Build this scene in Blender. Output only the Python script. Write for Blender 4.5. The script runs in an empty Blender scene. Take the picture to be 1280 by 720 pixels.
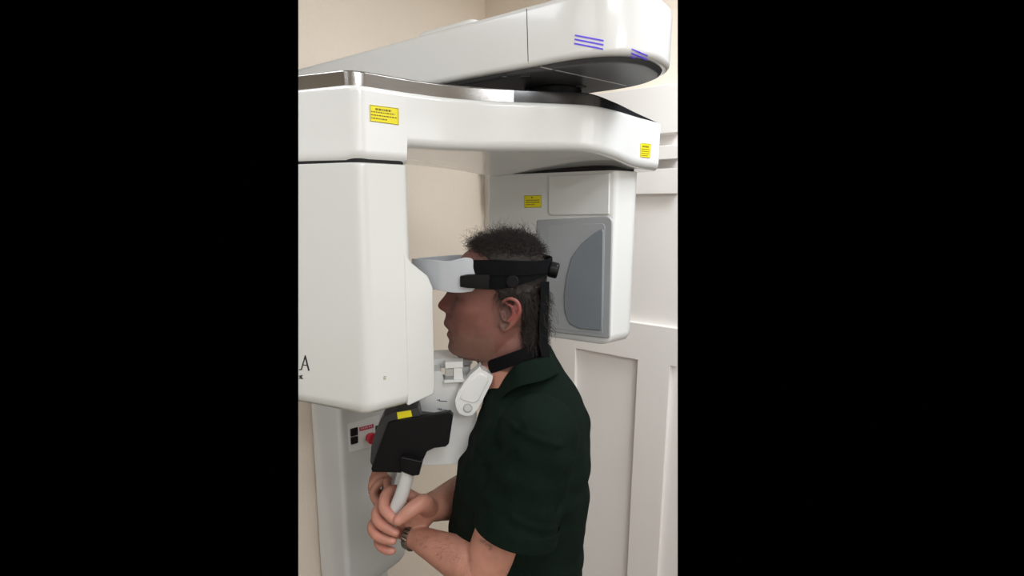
import bpy, bmesh, math, random
import numpy as np
from mathutils import Vector, Matrix
from mathutils.bvhtree import BVHTree
random.seed(4)
rng = np.random.default_rng(7)

# ------------------------------------------------------------------ camera
H = 1.85                                   # height of the phone above the floor
PITCH = math.radians(9.37)
F = 636.0                                  # focal length in pixels of the 1280 wide frame
CX, CY = 610.0, 360.0
scene = bpy.context.scene
cam_d = bpy.data.cameras.new('camera')
cam = bpy.data.objects.new('camera', cam_d)
scene.collection.objects.link(cam)
cam.location = (0, 0, H)
cam.rotation_euler = (math.radians(90) - PITCH, 0, 0)
cam_d.sensor_width = 36
cam_d.lens = 36 * F / 1280
cam_d.shift_x = (640 - CX) / 1280
cam_d.clip_start = 0.02
scene.camera = cam

# ------------------------------------------------------------------ world, lights, exposure
world = bpy.data.worlds.new('world')
scene.world = world
world.use_nodes = True
world.node_tree.nodes['Background'].inputs[0].default_value = (0, 0, 0, 1)
world.node_tree.nodes['Background'].inputs[1].default_value = 0
vs = scene.view_settings
vs.view_transform = 'Standard'; vs.look = 'None'; vs.gamma = 1; vs.use_curve_mapping = False
vs.exposure = 0.0

def area(name, loc, target, sx, sy, power, col):
    d = bpy.data.lights.new(name, 'AREA'); d.shape = 'RECTANGLE'; d.size = sx; d.size_y = sy
    d.energy = power; d.color = col
    o = bpy.data.objects.new(name, d); scene.collection.objects.link(o)
    o.location = loc
    o.rotation_euler = (Vector(target) - Vector(loc)).to_track_quat('-Z', 'Y').to_euler()
    return o
LIGHTS = [
    ('ceiling_light_over_door', (0.95, 0.78, 2.66), (0.92, 0.78, 0), 0.7, 0.7, 13, (0.965, 1.0, 1.05)),
    ('ceiling_light_by_arm', (0.70, 1.15, 2.66), (0.70, 1.15, 0), 0.3, 0.3, 7, (0.965, 1.0, 1.05)),
    ('fill_left_wall', (-0.9, 0.6, 2.66), (-0.9, 0.6, 0), 0.5, 0.5, 6, (0.965, 1.0, 1.05)),  # added fill to brighten the upper left wall
    ('fill_left', (-0.7, -0.3, 2.66), (-0.7, -0.3, 0), 0.6, 0.6, 2.5, (0.965, 1.0, 1.05)),  # this and the next three are added unseen fill, no known fixtures
    ('fill_rear_right', (0.9, -1.1, 2.66), (0.9, -1.1, 0), 0.6, 0.6, 24, (0.965, 1.0, 1.05)),  # added fill, brightens the front of the rotating arm
    ('fill_rear_left', (-1.0, -1.2, 2.66), (-1.0, -1.2, 0), 0.6, 0.6, 3, (0.965, 1.0, 1.05)),  # added fill behind the lens
    ('fill_middle', (0.3, -0.2, 2.66), (0.3, -0.2, 0), 0.5, 0.5, 8, (0.965, 1.0, 1.05)),  # added fill above the lens
    ('fill_panel_rear', (0.3, -1.75, 1.7), (0.3, 1, 1.7), 1.4, 1.0, 5, (0.965, 1.0, 1.05)),  # added fill panel behind the lens, no window there
    ('fill_panel_left', (-2.25, -0.4, 1.6), (0, -0.4, 1.6), 1.4, 1.2, 2, (0.965, 1.0, 1.05)),  # added fill panel on the left, unseen and not a window
    ('fill_panel_right', (2.35, -0.2, 1.8), (0, -0.2, 1.8), 1.4, 1.2, 6.5, (0.965, 1.0, 1.05)),  # added fill panel on the right, no real window
]
for L in LIGHTS: area(*L)

# ------------------------------------------------------------------ small maths
def ray(px, py):
    r = Vector(((px - CX) / F, math.cos(PITCH), -math.sin(PITCH)))
    u = (CY - py) / F
    return r + Vector((0, math.sin(PITCH), math.cos(PITCH))) * u
CAM = Vector((0, 0, H))
def at(px, py, Y):                          # point of the photograph at distance Y in front of the lens
    r = ray(px, py)
    return CAM + r * (Y / r.y)
def on(px, py, p, n):                       # the same on a plane
    r = ray(px, py); n = Vector(n)
    return CAM + r * ((Vector(p) - CAM).dot(n) / r.dot(n))

def srgb(r, g, b):
    f = lambda c: (c / 12.92) if c <= 0.04045 else ((c + 0.055) / 1.055) ** 2.4
    return (f(r / 255), f(g / 255), f(b / 255), 1)

# ------------------------------------------------------------------ materials
def mat(name, col, rough=0.5, metal=0.0, coat=0.0, bump=0.0, bscale=200, var=0.0, vscale=6, emit=None, es=0, spec=0.5, sss=0.0, trans=0.0, aniso=False):
    m = bpy.data.materials.new(name); m.use_nodes = True
    nt = m.node_tree; b = nt.nodes['Principled BSDF']
    b.inputs['Base Color'].default_value = col
    b.inputs['Roughness'].default_value = rough
    b.inputs['Metallic'].default_value = metal
    b.inputs['Coat Weight'].default_value = coat
    b.inputs['Coat Roughness'].default_value = 0.08
    b.inputs['Specular IOR Level'].default_value = spec
    b.inputs['Transmission Weight'].default_value = trans
    if sss:
        b.inputs['Subsurface Weight'].default_value = sss
        b.inputs['Subsurface Radius'].default_value = (0.012, 0.005, 0.003)
        b.inputs['Subsurface Scale'].default_value = 0.5
    tc = nt.nodes.new('ShaderNodeTexCoord')
    if var:
        n = nt.nodes.new('ShaderNodeTexNoise'); n.inputs['Scale'].default_value = vscale; n.inputs['Detail'].default_value = 4
        mr = nt.nodes.new('ShaderNodeMapRange'); mr.inputs['To Min'].default_value = 1 - var; mr.inputs['To Max'].default_value = 1 + var
        mx = nt.nodes.new('ShaderNodeMix'); mx.data_type = 'RGBA'; mx.blend_type = 'MULTIPLY'; mx.inputs[0].default_value = 1
        nt.links.new(tc.outputs['Object'], n.inputs['Vector']); nt.links.new(n.outputs['Fac'], mr.inputs['Value'])
        nt.links.new(mr.outputs['Result'], mx.inputs[7]); mx.inputs[6].default_value = col
        nt.links.new(mx.outputs[2], b.inputs['Base Color'])
    if bump:
        n = nt.nodes.new('ShaderNodeTexNoise'); n.inputs['Scale'].default_value = bscale; n.inputs['Detail'].default_value = 3
        bp = nt.nodes.new('ShaderNodeBump'); bp.inputs['Strength'].default_value = bump; bp.inputs['Distance'].default_value = 0.002
        nt.links.new(tc.outputs['Object'], n.inputs['Vector']); nt.links.new(n.outputs['Fac'], bp.inputs['Height'])
        nt.links.new(bp.outputs['Normal'], b.inputs['Normal'])
    if emit:
        b.inputs['Emission Color'].default_value = emit; b.inputs['Emission Strength'].default_value = es
    return m

M = {}
M['wall'] = mat('beige_wall_paint', srgb(236, 224, 208), 0.7, bump=0.6, bscale=110, var=0.02)
M['trim'] = mat('white_door_paint', srgb(236, 232, 227), 0.45, bump=0.03, bscale=60, var=0.01)
M['ceil'] = mat('ceiling_paint', srgb(235, 232, 226), 0.8, bump=0.3, bscale=90)
M['floor'] = mat('grey_vinyl_floor', srgb(118, 112, 104), 0.5, var=0.08, vscale=3)
M['white'] = mat('white_glossy_shell', srgb(232, 232, 228), 0.28, coat=0.5, var=0.008)
M['tubewhite'] = mat('off_white_tube_shell', srgb(219, 220, 215), 0.3, coat=0.4, var=0.008)
M['darkgloss'] = mat('dark_steel_reflection', srgb(38, 38, 40), 0.15, coat=0.5, var=0.03)  # colour of steel mirroring dark surroundings, painted as a dark gloss
M['white2'] = mat('white_satin_plastic', srgb(226, 227, 224), 0.35, coat=0.2, var=0.01)
M['gloss'] = mat('polished_white_shell', srgb(232, 233, 230), 0.16, coat=0.8, var=0.008)
M['column'] = mat('grey_white_column_enamel', srgb(206, 207, 204), 0.35, coat=0.3, var=0.01)
M['steel'] = mat('brushed_steel', srgb(165, 163, 160), 0.2, metal=1.0, bump=0.05, bscale=400)
M['dark'] = mat('charcoal_underside_plastic', srgb(74, 74, 76), 0.4, var=0.05)
M['black'] = mat('black_plastic', srgb(14, 14, 16), 0.38, var=0.05, spec=0.22)
M['dgrey'] = mat('dark_grey_plastic', srgb(50, 50, 50), 0.4, var=0.05)
M['gap'] = mat('black_seam', srgb(20, 20, 20), 0.8, var=0.02)
M['pocket'] = mat('blue_grey_plastic', srgb(170, 173, 175), 0.3, coat=0.3, var=0.02)
M['pocket2'] = mat('darker_blue_grey_plastic', srgb(132, 140, 146), 0.25, coat=0.4, var=0.02)
M['yellow'] = mat('yellow_label', srgb(236, 222, 28), 0.5, var=0.03)
M['print'] = mat('label_print', srgb(120, 108, 20), 0.6, var=0.05)
M['ink'] = mat('black_ink', srgb(42, 42, 42), 0.6, var=0.02)
M['violet'] = mat('violet_indicator', srgb(92, 72, 200), 0.4, emit=srgb(96, 80, 225), es=0.35, var=0.01)
M['red'] = mat('red_plastic', srgb(176, 18, 40), 0.3, coat=0.5, var=0.02)
M['redlabel'] = mat('red_label', srgb(178, 60, 84), 0.5, var=0.03)
M['pinkprint'] = mat('pale_pink_print', srgb(226, 170, 180), 0.6, var=0.02)
M['green'] = mat('dark_green_lamp', srgb(20, 60, 38), 0.3, var=0.02)
M['strap'] = mat('black_webbing', srgb(12, 13, 15), 0.8, bump=0.5, bscale=900, var=0.1, vscale=30, spec=0.1)
M['visor'] = mat('shaded_white_visor_plastic', srgb(190, 194, 198), 0.25, coat=0.6, var=0.01)  # white plastic greyed, the shade on the visor is in the colour
M['ringgrey'] = mat('grey_ring', srgb(150, 150, 146), 0.5, var=0.02)
M['armhair'] = mat('light_brown_arm_hair', srgb(112, 78, 58), 0.7, var=0.1)
M['clear'] = mat('clear_acrylic', srgb(225, 230, 230), 0.12, trans=0.75, var=0.01)
M['hair'] = mat('brown_hair', srgb(37, 29, 23), 0.7, var=0.3, vscale=30)
M['shirt'] = mat('dark_green_knit', srgb(9, 22, 15), 0.9, bump=0.6, bscale=700, var=0.22, vscale=9, spec=0.12)
M['trouser'] = mat('dark_trouser_cloth', srgb(30, 32, 38), 0.9, bump=0.4, bscale=500, var=0.1)
M['shoe'] = mat('black_leather', srgb(24, 22, 20), 0.4, var=0.05)
M['silver'] = mat('silver_metal', srgb(200, 196, 185), 0.25, metal=1.0, var=0.02)
M['sole'] = mat('rubber_sole', srgb(40, 40, 40), 0.8, var=0.02)

def skin_mat():
    m = bpy.data.materials.new('tanned_skin'); m.use_nodes = True
    nt = m.node_tree; b = nt.nodes['Principled BSDF']
    at_ = nt.nodes.new('ShaderNodeVertexColor'); at_.layer_name = 'tone'
    tc = nt.nodes.new('ShaderNodeTexCoord')
    n = nt.nodes.new('ShaderNodeTexNoise'); n.inputs['Scale'].default_value = 55; n.inputs['Detail'].default_value = 5
    mr = nt.nodes.new('ShaderNodeMapRange'); mr.inputs['To Min'].default_value = 0.78; mr.inputs['To Max'].default_value = 1.2
    mx = nt.nodes.new('ShaderNodeMix'); mx.data_type = 'RGBA'; mx.blend_type = 'MULTIPLY'; mx.inputs[0].default_value = 1
    nt.links.new(tc.outputs['Object'], n.inputs['Vector']); nt.links.new(n.outputs['Fac'], mr.inputs['Value'])
    nt.links.new(at_.outputs['Color'], mx.inputs[6]); nt.links.new(mr.outputs['Result'], mx.inputs[7])
    nt.links.new(mx.outputs[2], b.inputs['Base Color'])
    b.inputs['Roughness'].default_value = 0.5
    b.inputs['Subsurface Weight'].default_value = 0.12
    b.inputs['Subsurface Radius'].default_value = (0.010, 0.004, 0.002)
    b.inputs['Subsurface Scale'].default_value = 0.4
    n2 = nt.nodes.new('ShaderNodeTexNoise'); n2.inputs['Scale'].default_value = 330; n2.inputs['Detail'].default_value = 4
    bp = nt.nodes.new('ShaderNodeBump'); bp.inputs['Strength'].default_value = 0.35; bp.inputs['Distance'].default_value = 0.001
    nt.links.new(tc.outputs['Object'], n2.inputs['Vector']); nt.links.new(n2.outputs['Fac'], bp.inputs['Height'])
    nt.links.new(bp.outputs['Normal'], b.inputs['Normal'])
    return m
M['skin'] = skin_mat()

# ------------------------------------------------------------------ object helpers
COL = scene.collection
def thing(name, label, cat, loc, group=None):
    o = bpy.data.objects.new(name, None); COL.objects.link(o)
    o.empty_display_size = 0.1
    o.location = loc; o['label'] = label; o['category'] = cat
    if group: o['group'] = group
    return o
def link(name, me, m, parent=None, label=None, smooth=35):
    o = bpy.data.objects.new(name, me); COL.objects.link(o)
    if m is not None:
        me.materials.clear(); me.materials.append(m)
    if smooth is not None and len(me.polygons):
        me.polygons.foreach_set('use_smooth', [True] * len(me.polygons))
        me.set_sharp_from_angle(angle=math.radians(smooth))
    if parent is not None:
        o.parent = parent
        if parent.type == 'EMPTY': o.matrix_parent_inverse = Matrix.Translation(-Vector(parent.location))
    if label: o['label'] = label
    return o
def obj(name, bm, m, parent=None, label=None, smooth=35, clip=False):
    if clip: clip_bm(bm)
    bmesh.ops.recalc_face_normals(bm, faces=bm.faces[:])
    me = bpy.data.meshes.new(name); bm.to_mesh(me); bm.free()
    o = link(name, me, m, parent, label, smooth)
    if smooth is not None and smooth < 100:
        w = o.modifiers.new('normals', 'WEIGHTED_NORMAL'); w.keep_sharp = True
    return o
def struct(name, bm, m, parent=None, clip=False):
    o = obj(name, bm, m, parent, clip=clip, smooth=None)
    if parent is None: o['kind'] = 'structure'
    return o

# the room and the machine are modelled as far as the photograph reaches to either side
def edge_plane(px):
    d1, d2 = ray(px, 0), ray(px, 720)
    return d1.cross(d2).normalized()
NL, NR = edge_plane(373.0), edge_plane(847.0)
if NL.x > 0: NL = -NL
if NR.x < 0: NR = -NR
def clip_bm(bm, sides='LR'):
    for s, n in (('L', NL), ('R', NR)):
        if s not in sides: continue
        r = bmesh.ops.bisect_plane(bm, geom=bm.verts[:] + bm.edges[:] + bm.faces[:], plane_co=CAM, plane_no=n, clear_outer=True)
        ed = [e for e in r['geom_cut'] if isinstance(e, bmesh.types.BMEdge)]
        if ed: bmesh.ops.holes_fill(bm, edges=ed, sides=0)

def bevel(bm, w, seg=3, ang=40, verts_filter=None):
    if w <= 0: return
    bmesh.ops.recalc_face_normals(bm, faces=bm.faces[:])
    es = [e for e in bm.edges if len(e.link_faces) == 2 and e.calc_face_angle(0) > math.radians(ang) and (verts_filter is None or verts_filter(e))]
    if es: bmesh.ops.bevel(bm, geom=es, offset=w, segments=seg, profile=0.5, affect='EDGES', clamp_overlap=True)

def round_poly(pts, r, seg=6):              # pts 2D/3D vectors, r radius or list
    n = len(pts); out = []
    pts = [Vector(p) for p in pts]
    for i, p in enumerate(pts):
        ri = r[i] if isinstance(r, (list, tuple)) else r
        a, b = pts[i - 1], pts[(i + 1) % n]
        if ri <= 0: out.append(p.copy()); continue
        da, db = (a - p), (b - p)
        ang = da.angle(db)
        t = min(ri / max(math.tan(ang / 2), 1e-4), da.length * 0.45, db.length * 0.45)
        p0, p2 = p + da.normalized() * t, p + db.normalized() * t
        for k in range(seg + 1):
            u = k / seg
            out.append(p0 * (1 - u) ** 2 + p * 2 * u * (1 - u) + p2 * u * u)
    return out
def extrude_poly(bm, pts3, vec):
    vec = Vector(vec)
    a = [bm.verts.new(p) for p in pts3]; b = [bm.verts.new(Vector(p) + vec) for p in pts3]
    n = len(a)
    bm.faces.new(a[::-1]); bm.faces.new(b)
    for i in range(n): bm.faces.new((a[i], a[(i + 1) % n], b[(i + 1) % n], b[i]))
def prism(xy, z0, z1, r=0.0, bev=0.0, seg=6, bseg=3):
    bm = bmesh.new()
    p = round_poly([Vector((x, y, z0)) for x, y in xy], r, seg)
    extrude_poly(bm, p, (0, 0, z1 - z0)); bevel(bm, bev, bseg)
    return bm
def px_prism(pxs, Y, vec, r=0.0, bev=0.0, seg=5, plane=None, bseg=3):
    bm = bmesh.new()
    if plane: P = [on(x, y, *plane) for x, y in pxs]
    else: P = [at(x, y, Y) for x, y in pxs]
    P = round_poly(P, r, seg); extrude_poly(bm, P, vec); bevel(bm, bev, bseg)
    return bm
def box_axes(bm, o, ax, ay, az):             # a box from a corner and three edge vectors
    o = Vector(o); ax = Vector(ax); ay = Vector(ay); az = Vector(az)
    extrude_poly(bm, [o, o + ax, o + ax + ay, o + ay], az)
def tube_bm(bm, pts, radii, sides=20, sub=4, caps=True, flat=None):
    P = [Vector(p) for p in pts]; n = len(P)
    path = []; rr = []
    for i in range(n - 1):
        p0, p1, p2, p3 = P[max(i - 1, 0)], P[i], P[i + 1], P[min(i + 2, n - 1)]
        for k in range(sub):
            t = k / sub
            path.append(0.5 * ((2 * p1) + (p2 - p0) * t + (2 * p0 - 5 * p1 + 4 * p2 - p3) * t * t + (3 * p1 - p0 - 3 * p2 + p3) * t ** 3))
            rr.append(radii[i] * (1 - t) + radii[i + 1] * t)
    path.append(P[-1]); rr.append(radii[-1])
    if caps:                                  # hemispherical ends
        a, b = path[0], path[-1]
        da = (path[0] - path[1]).normalized(); db = (path[-1] - path[-2]).normalized()
        ra, rb = rr[0], rr[-1]
        pre = [(a + da * ra * math.sin(x), ra * math.cos(x)) for x in (1.5, 1.2, 0.8, 0.4)]
        post = [(b + db * rb * math.sin(x), rb * math.cos(x)) for x in (0.4, 0.8, 1.2, 1.5)]
        path = [p for p, _ in pre] + path + [p for p, _ in post]
        rr = [r for _, r in pre] + rr + [r for _, r in post]
    up = Vector((0, 0, 1)); rings = []
    t0 = (path[1] - path[0]).normalized()
    if abs(t0.dot(up)) > 0.9: up = Vector((1, 0, 0))
    u = t0.cross(up).normalized()
    for i, p in enumerate(path):
        t = (path[min(i + 1, len(path) - 1)] - path[max(i - 1, 0)]).normalized()
        u = (u - t * u.dot(t)).normalized(); v = t.cross(u)
        rings.append([bm.verts.new(p + (u * math.cos(2 * math.pi * k / sides) + v * math.sin(2 * math.pi * k / sides)) * rr[i]) for k in range(sides)])
    for i in range(len(rings) - 1):
        for k in range(sides):
            bm.faces.new((rings[i][k], rings[i][(k + 1) % sides], rings[i + 1][(k + 1) % sides], rings[i + 1][k]))
    bm.faces.new(rings[0][::-1]); bm.faces.new(rings[-1])
def ellipsoid(bm, c, rx, ry, rz, rot=None, seg=24):
    m = Matrix.Translation(c) @ (rot.to_4x4() if rot else Matrix.Identity(4)) @ Matrix.Diagonal((rx, ry, rz, 1))
    bmesh.ops.create_uvsphere(bm, u_segments=seg, v_segments=seg // 2, radius=1, matrix=m)
def loft(bm, rings, close=True, caps=True):
    V = [[bm.verts.new(p) for p in r] for r in rings]; n = len(V[0])
    for i in range(len(V) - 1):
        for k in range(n if close else n - 1):
            bm.faces.new((V[i][k], V[i][(k + 1) % n], V[i + 1][(k + 1) % n], V[i + 1][k]))
    if caps: bm.faces.new(V[0][::-1]); bm.faces.new(V[-1])
def cyl(bm, c, axis, r, h, seg=32, r2=None):
    q = Vector(axis).to_track_quat('Z', 'Y').to_matrix().to_4x4()
    bmesh.ops.create_cone(bm, cap_ends=True, segments=seg, radius1=r, radius2=r if r2 is None else r2, depth=h, matrix=Matrix.Translation(Vector(c)) @ q)
def remeshed(bm, voxel, smooth_it=3, sf=0.5):
    bmesh.ops.recalc_face_normals(bm, faces=bm.faces[:])
    me = bpy.data.meshes.new('t'); bm.to_mesh(me); bm.free()
    o = bpy.data.objects.new('t', me); COL.objects.link(o)
    r = o.modifiers.new('r', 'REMESH'); r.mode = 'VOXEL'; r.voxel_size = voxel
    if smooth_it:
        s = o.modifiers.new('s', 'SMOOTH'); s.iterations = smooth_it; s.factor = sf
    dg = bpy.context.evaluated_depsgraph_get(); dg.update()
    new = bpy.data.meshes.new_from_object(o.evaluated_get(dg))
    bpy.data.objects.remove(o); bpy.data.meshes.remove(me)
    return new

class Surf:                                    # finds points on a finished surface, for stickers and print
    def __init__(self, objs):
        self.t = []
        for o in objs:
            me = o.data
            self.t.append(BVHTree.FromPolygons([v.co.copy() for v in me.vertices], [tuple(p.vertices) for p in me.polygons]))
    def hit(self, px, py):
        r = ray(px, py).normalized(); best = None
        for t in self.t:
            l, n, i, d = t.ray_cast(CAM, r)
            if l is not None and (best is None or d < best[2]):
                if n.dot(r) > 0: n = -n
                best = (l, n, d)
        return best
def sticker(surf, corners, th=0.0006, lift=0.0, nu=12, nv=3):   # corners: four pixel corners tl, tr, br, bl
    bm = bmesh.new(); (a, b, c, d) = [Vector((p[0], p[1], 0)) for p in corners]
    A = []; B = []
    for j in range(nv + 1):
        ra = []; rb = []
        for i in range(nu + 1):
            u, v = i / nu, j / nv
            p = (a * (1 - u) + b * u) * (1 - v) + (d * (1 - u) + c * u) * v
            h = surf.hit(p.x, p.y)
            for dx, dy in ((0, 2), (0, 4), (0, 7), (0, 11), (0, -2), (0, -4), (0, -7), (-2, 0), (-5, 0), (2, 0), (5, 0)):
                if h is None: h = surf.hit(p.x + dx, p.y + dy)
            if h is None: bm.free(); raise RuntimeError('sticker misses %s' % (corners,))
            ra.append(bm.verts.new(h[0] + h[1] * (th + lift))); rb.append(bm.verts.new(h[0] + h[1] * (lift - 0.0003)))
        A.append(ra); B.append(rb)
    for j in range(nv):
        for i in range(nu):
            bm.faces.new((A[j][i], A[j][i + 1], A[j + 1][i + 1], A[j + 1][i]))
            bm.faces.new((B[j][i], B[j + 1][i], B[j + 1][i + 1], B[j][i + 1]))
    per = [(0, i) for i in range(nu)] + [(j, nu) for j in range(nv)] + [(nv, i) for i in range(nu, 0, -1)] + [(j, 0) for j in range(nv, 0, -1)]
    for k in range(len(per)):
        p, q = per[k], per[(k + 1) % len(per)]
        bm.faces.new((A[p[0]][p[1]], B[p[0]][p[1]], B[q[0]][q[1]], A[q[0]][q[1]]))
    return bm

# ------------------------------------------------------------------ the room
AA = math.radians(53)
a = Vector((math.sin(AA), -math.cos(AA), 0))     # along the door wall, towards the lens; the arm runs this way too
b = Vector((math.cos(AA), math.sin(AA), 0))      # along the column wall, away from the lens
CORNER = Vector((-0.012, 2.1, 0))
Z = Vector((0, 0, 1)); CEIL = 2.7
def rect(p0, d, l, th_dir, th, z0, z1, bm=None):
    bm = bm or bmesh.new()
    box_axes(bm, Vector(p0) + Z * z0, d * l, th_dir * th, Z * (z1 - z0))
    return bm
# column wall (left) and door wall (right)
bm = rect(CORNER, -b, 1.2, -a, 0.1, 0, CEIL)
struct('wall_left', bm, M['wall'], clip=True)
bm = rect(CORNER - a * 0.1, a, 1.3, b, 0.1, 0, CEIL)
struct('wall_back', bm, M['wall'], clip=True)
bm = rect(CORNER + Vector((0, 0, 0)), -b, 1.2, a, 0.012, 0.0, 0.1)
struct('baseboard_left', bm, M['trim'], clip=True)
WP = (CORNER - b * 0.048, b)                                  # plane of the door wall
zr = lambda py, px=847: on(px, py, *WP).z
qx = lambda px, py=450: (on(px, py, *WP) - CORNER).dot(a)
zz = dict(head=zr(104), c1=zr(166), c2=zr(181), c3=zr(199), top=zr(210), rail=zr(242), ledge=zr(411), p2=zr(459))
def slab(z0, z1, q0, q1, proud, bev=0.0):
    bm = bmesh.new()
    box_axes(bm, CORNER + a * q0 + Z * z0, a * (q1 - q0), -b * proud, Z * (z1 - z0)); bevel(bm, bev, 2)
    return bm
def add(dst, src):
    me = bpy.data.meshes.new('x'); src.to_mesh(me); src.free(); dst.from_mesh(me); bpy.data.meshes.remove(me)
Q1 = 1.3
bm = slab(zz['c1'], zz['head'], 0.0, Q1, 0.056, 0.002); struct('trim_1', bm, M['trim'], clip=True)
bm = slab(zz['c3'], zz['c1'], 0.0, Q1, 0.004)
add(bm, slab(zz['c3'] + 0.001, zz['c2'], 0.0, Q1, 0.056, 0.0015)); struct('trim_2', bm, M['trim'], clip=True)
bm = slab(0.0, zz['c3'], 0.0, Q1, 0.0035); struct('trim_3', bm, M['trim'], clip=True)
# the door leaf: stiles, rails and recessed panels
door = bmesh.new()
add(door, slab(0.012, zz['top'], 0.06, Q1, 0.026))
add(door, slab(zz['rail'], zz['top'], 0.06, Q1, 0.048, 0.0012))
PB = 0.2
add(door, slab(zz['p2'], zz['ledge'], 0.06, Q1, 0.048, 0.0012))
q_a0, q_a1, q_b0 = qx(719), qx(797), qx(838)
q_prev1 = q_a0 - (q_b0 - q_a1); q_prev0 = q_prev1 - (q_a1 - q_a0)
for s0, s1 in ((0.06, q_prev0), (q_prev1, q_a0), (q_a1, q_b0), (q_b0 + (q_a1 - q_a0), Q1)):
    add(door, slab(PB, zz['p2'] + 0.001, s0, s1, 0.048, 0.0012))
add(door, slab(0.012, PB, 0.06, Q1, 0.048, 0.0012))
struct('door_1', door, M['trim'], clip=True)
# floor, ceiling and the part of the room behind the lens
def plane_poly(pts, z, dz):
    bm = bmesh.new(); extrude_poly(bm, [Vector((x, y, z)) for x, y in pts], (0, 0, dz)); return bm
foot = [(-2.3, -1.8), (2.4, -1.8), (2.4, 1.15), (0.98, 1.36), (-0.012, 2.1), (-0.6, 1.32), (-2.3, 1.3)]
struct('floor', plane_poly(foot, -0.05, 0.05), M['floor'])
struct('ceiling', plane_poly(foot, CEIL, 0.05), M['ceil'])
struct('wall_front', plane_poly([(-2.3, -1.9), (2.4, -1.9), (2.4, -1.8), (-2.3, -1.8)], 0, CEIL), M['wall'])
struct('wall_near_left', plane_poly([(-2.4, -1.8), (-2.3, -1.8), (-2.3, 1.3), (-2.4, 1.3)], 0, CEIL), M['wall'])
struct('wall_near_right', plane_poly([(2.4, -1.8), (2.5, -1.8), (2.5, 1.15), (2.4, 1.15)], 0, CEIL), M['wall'])

# ------------------------------------------------------------------ the x-ray machine
A0 = Vector((0.07, 0.96, 0))                     # near edge of the overhead arm at its seam
def av(u, v, z=0): return A0 + a * u + b * v + Z * z
root = thing('panoramic_x_ray_machine', 'white panoramic dental x-ray machine with overhead arm and rotating arm around the person', 'x-ray machine', (-0.35, 1.45, 0))
W = 0.26
# column: base post behind, carriage in front
col_o = av(-0.602, 0.0)
bm = bmesh.new()
pl = [av(-0.602, 0.012), av(-0.602, 0.238), av(-0.742, 0.235), av(-0.742, 0.015)]
pz0 = on(490, 713, col_o, a).z
def colring(z, f, n=0.0):
    q = [av(-0.602 + f, 0.0 + n), av(-0.602 + f, 0.24 - n), av(-0.738, 0.24 - n), av(-0.738, 0.0 + n)]
    return [Vector((p.x, p.y, z)) for p in round_poly(q, 0.016, 4)]
prof = [(pz0, -0.012, 0.012), (pz0 + 0.02, -0.002, 0.002), (pz0 + 0.06, 0.004, 0), (1.20, 0.004, 0), (1.28, 0.004, 0), (1.335, 0.0, 0), (1.385, -0.016, 0), (1.44, -0.020, 0), (1.9, -0.020, 0), (H + 0.235, -0.020, 0)]
loft(bm, [colring(z, f, n) for z, f, n in prof])
column = obj('column', bm, M['column'], root, 'grey-white machine column with a small control panel', clip=True)
bm = bmesh.new()
box_axes(bm, av(-0.66, 0.03, 0.0), a * -0.076, b * 0.18, Z * (pz0 + 0.02)); bevel(bm, 0.01)
obj('base_post', bm, M['column'], column, clip=True)
cs = Surf([column])
bm = sticker(cs, [(434.5, 530), (474, 518.5), (474, 556), (436.5, 565)], th=0.0012, nu=10, nv=8)
panel = obj('control_panel', bm, M['white2'], column)
cs = Surf([column, panel])
for c in (((437.8, 536.2), (446.2, 533.8), (446.4, 543.2), (438.2, 545.4)), ((438.2, 546.8), (446.4, 544.8), (446.6, 553.0), (438.6, 555.4))):
    obj('rocker_switch', sticker(cs, c, th=0.004, nu=2, nv=2), M['black'], column)
rl = obj('warning_label', sticker(cs, ((449.2, 534.3), (466.8, 529.8), (467, 534.6), (449.4, 539.2)), th=0.0006, nu=3, nv=1), M['redlabel'], column, 'small red label with pale print above the red button')
s2 = Surf([rl])
bm = bmesh.new()
for x0 in (451, 453.4, 455.8, 458.2, 461.2, 463.6):
    add(bm, sticker(s2, ((x0, 535.6 - (x0 - 449) * .26), (x0 + 1.3, 535.3 - (x0 - 449) * .26), (x0 + 1.3, 537.2 - (x0 - 449) * .26), (x0, 537.5 - (x0 - 449) * .26)), th=0.0003, nu=1, nv=1))
obj('label_print', bm, M['pinkprint'], column)
obj('signal_lamp', sticker(cs, ((469.2, 532.5), (473.5, 531.2), (473.5, 540), (469.4, 541)), th=0.002, nu=2, nv=2), M['green'], column)
h = cs.hit(460.8, 546.2)
bm = bmesh.new(); cyl(bm, h[0] + h[1] * 0.006, h[1], 0.0125, 0.012); 
cyl(bm, h[0] + h[1] * 0.016, h[1], 0.0165, 0.010); bevel(bm, 0.002)
obj('emergency_stop_button', bm, M['red'], column, 'round red push button')

# overhead arm
zb, zt = H + 0.243, H + 0.345
plan = [(-0.72, 0.0), (0.02, 0.0)]
for k in range(41):                              # rounded end of the arm
    t = -math.pi / 2 + math.pi * k / 40; e_ = 2 / 2.5
    plan.append((0.045 + 0.155 * abs(math.cos(t)) ** e_, 0.13 + 0.13 * math.copysign(abs(math.sin(t)) ** e_, math.sin(t))))
plan += [(-0.72, 0.26)]
def arm_ring(z, ins):
    c = Vector((-0.15, 0.13, 0)); out = []
    P = [Vector((u, v, 0)) for u, v in plan]
    for p in P:
        u = p.x if p.x < -0.5 else p.x - ins * max(0, (p.x - 0.02) / 0.178)
        v = 0.13 + (p.y - 0.13) * (1 - ins / 0.13)
        out.append(av(u, v, z))
    return out
bm = bmesh.new()
loft(bm, [arm_ring(z, i) for z, i in ((zb, 0.008), (zb + 0.002, 0.004), (zb + 0.006, 0.001), (zb + 0.011, 0.0), (zt - 0.012, 0.0), (zt - 0.005, 0.002), (zt - 0.001, 0.008), (zt, 0.016))])
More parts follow.
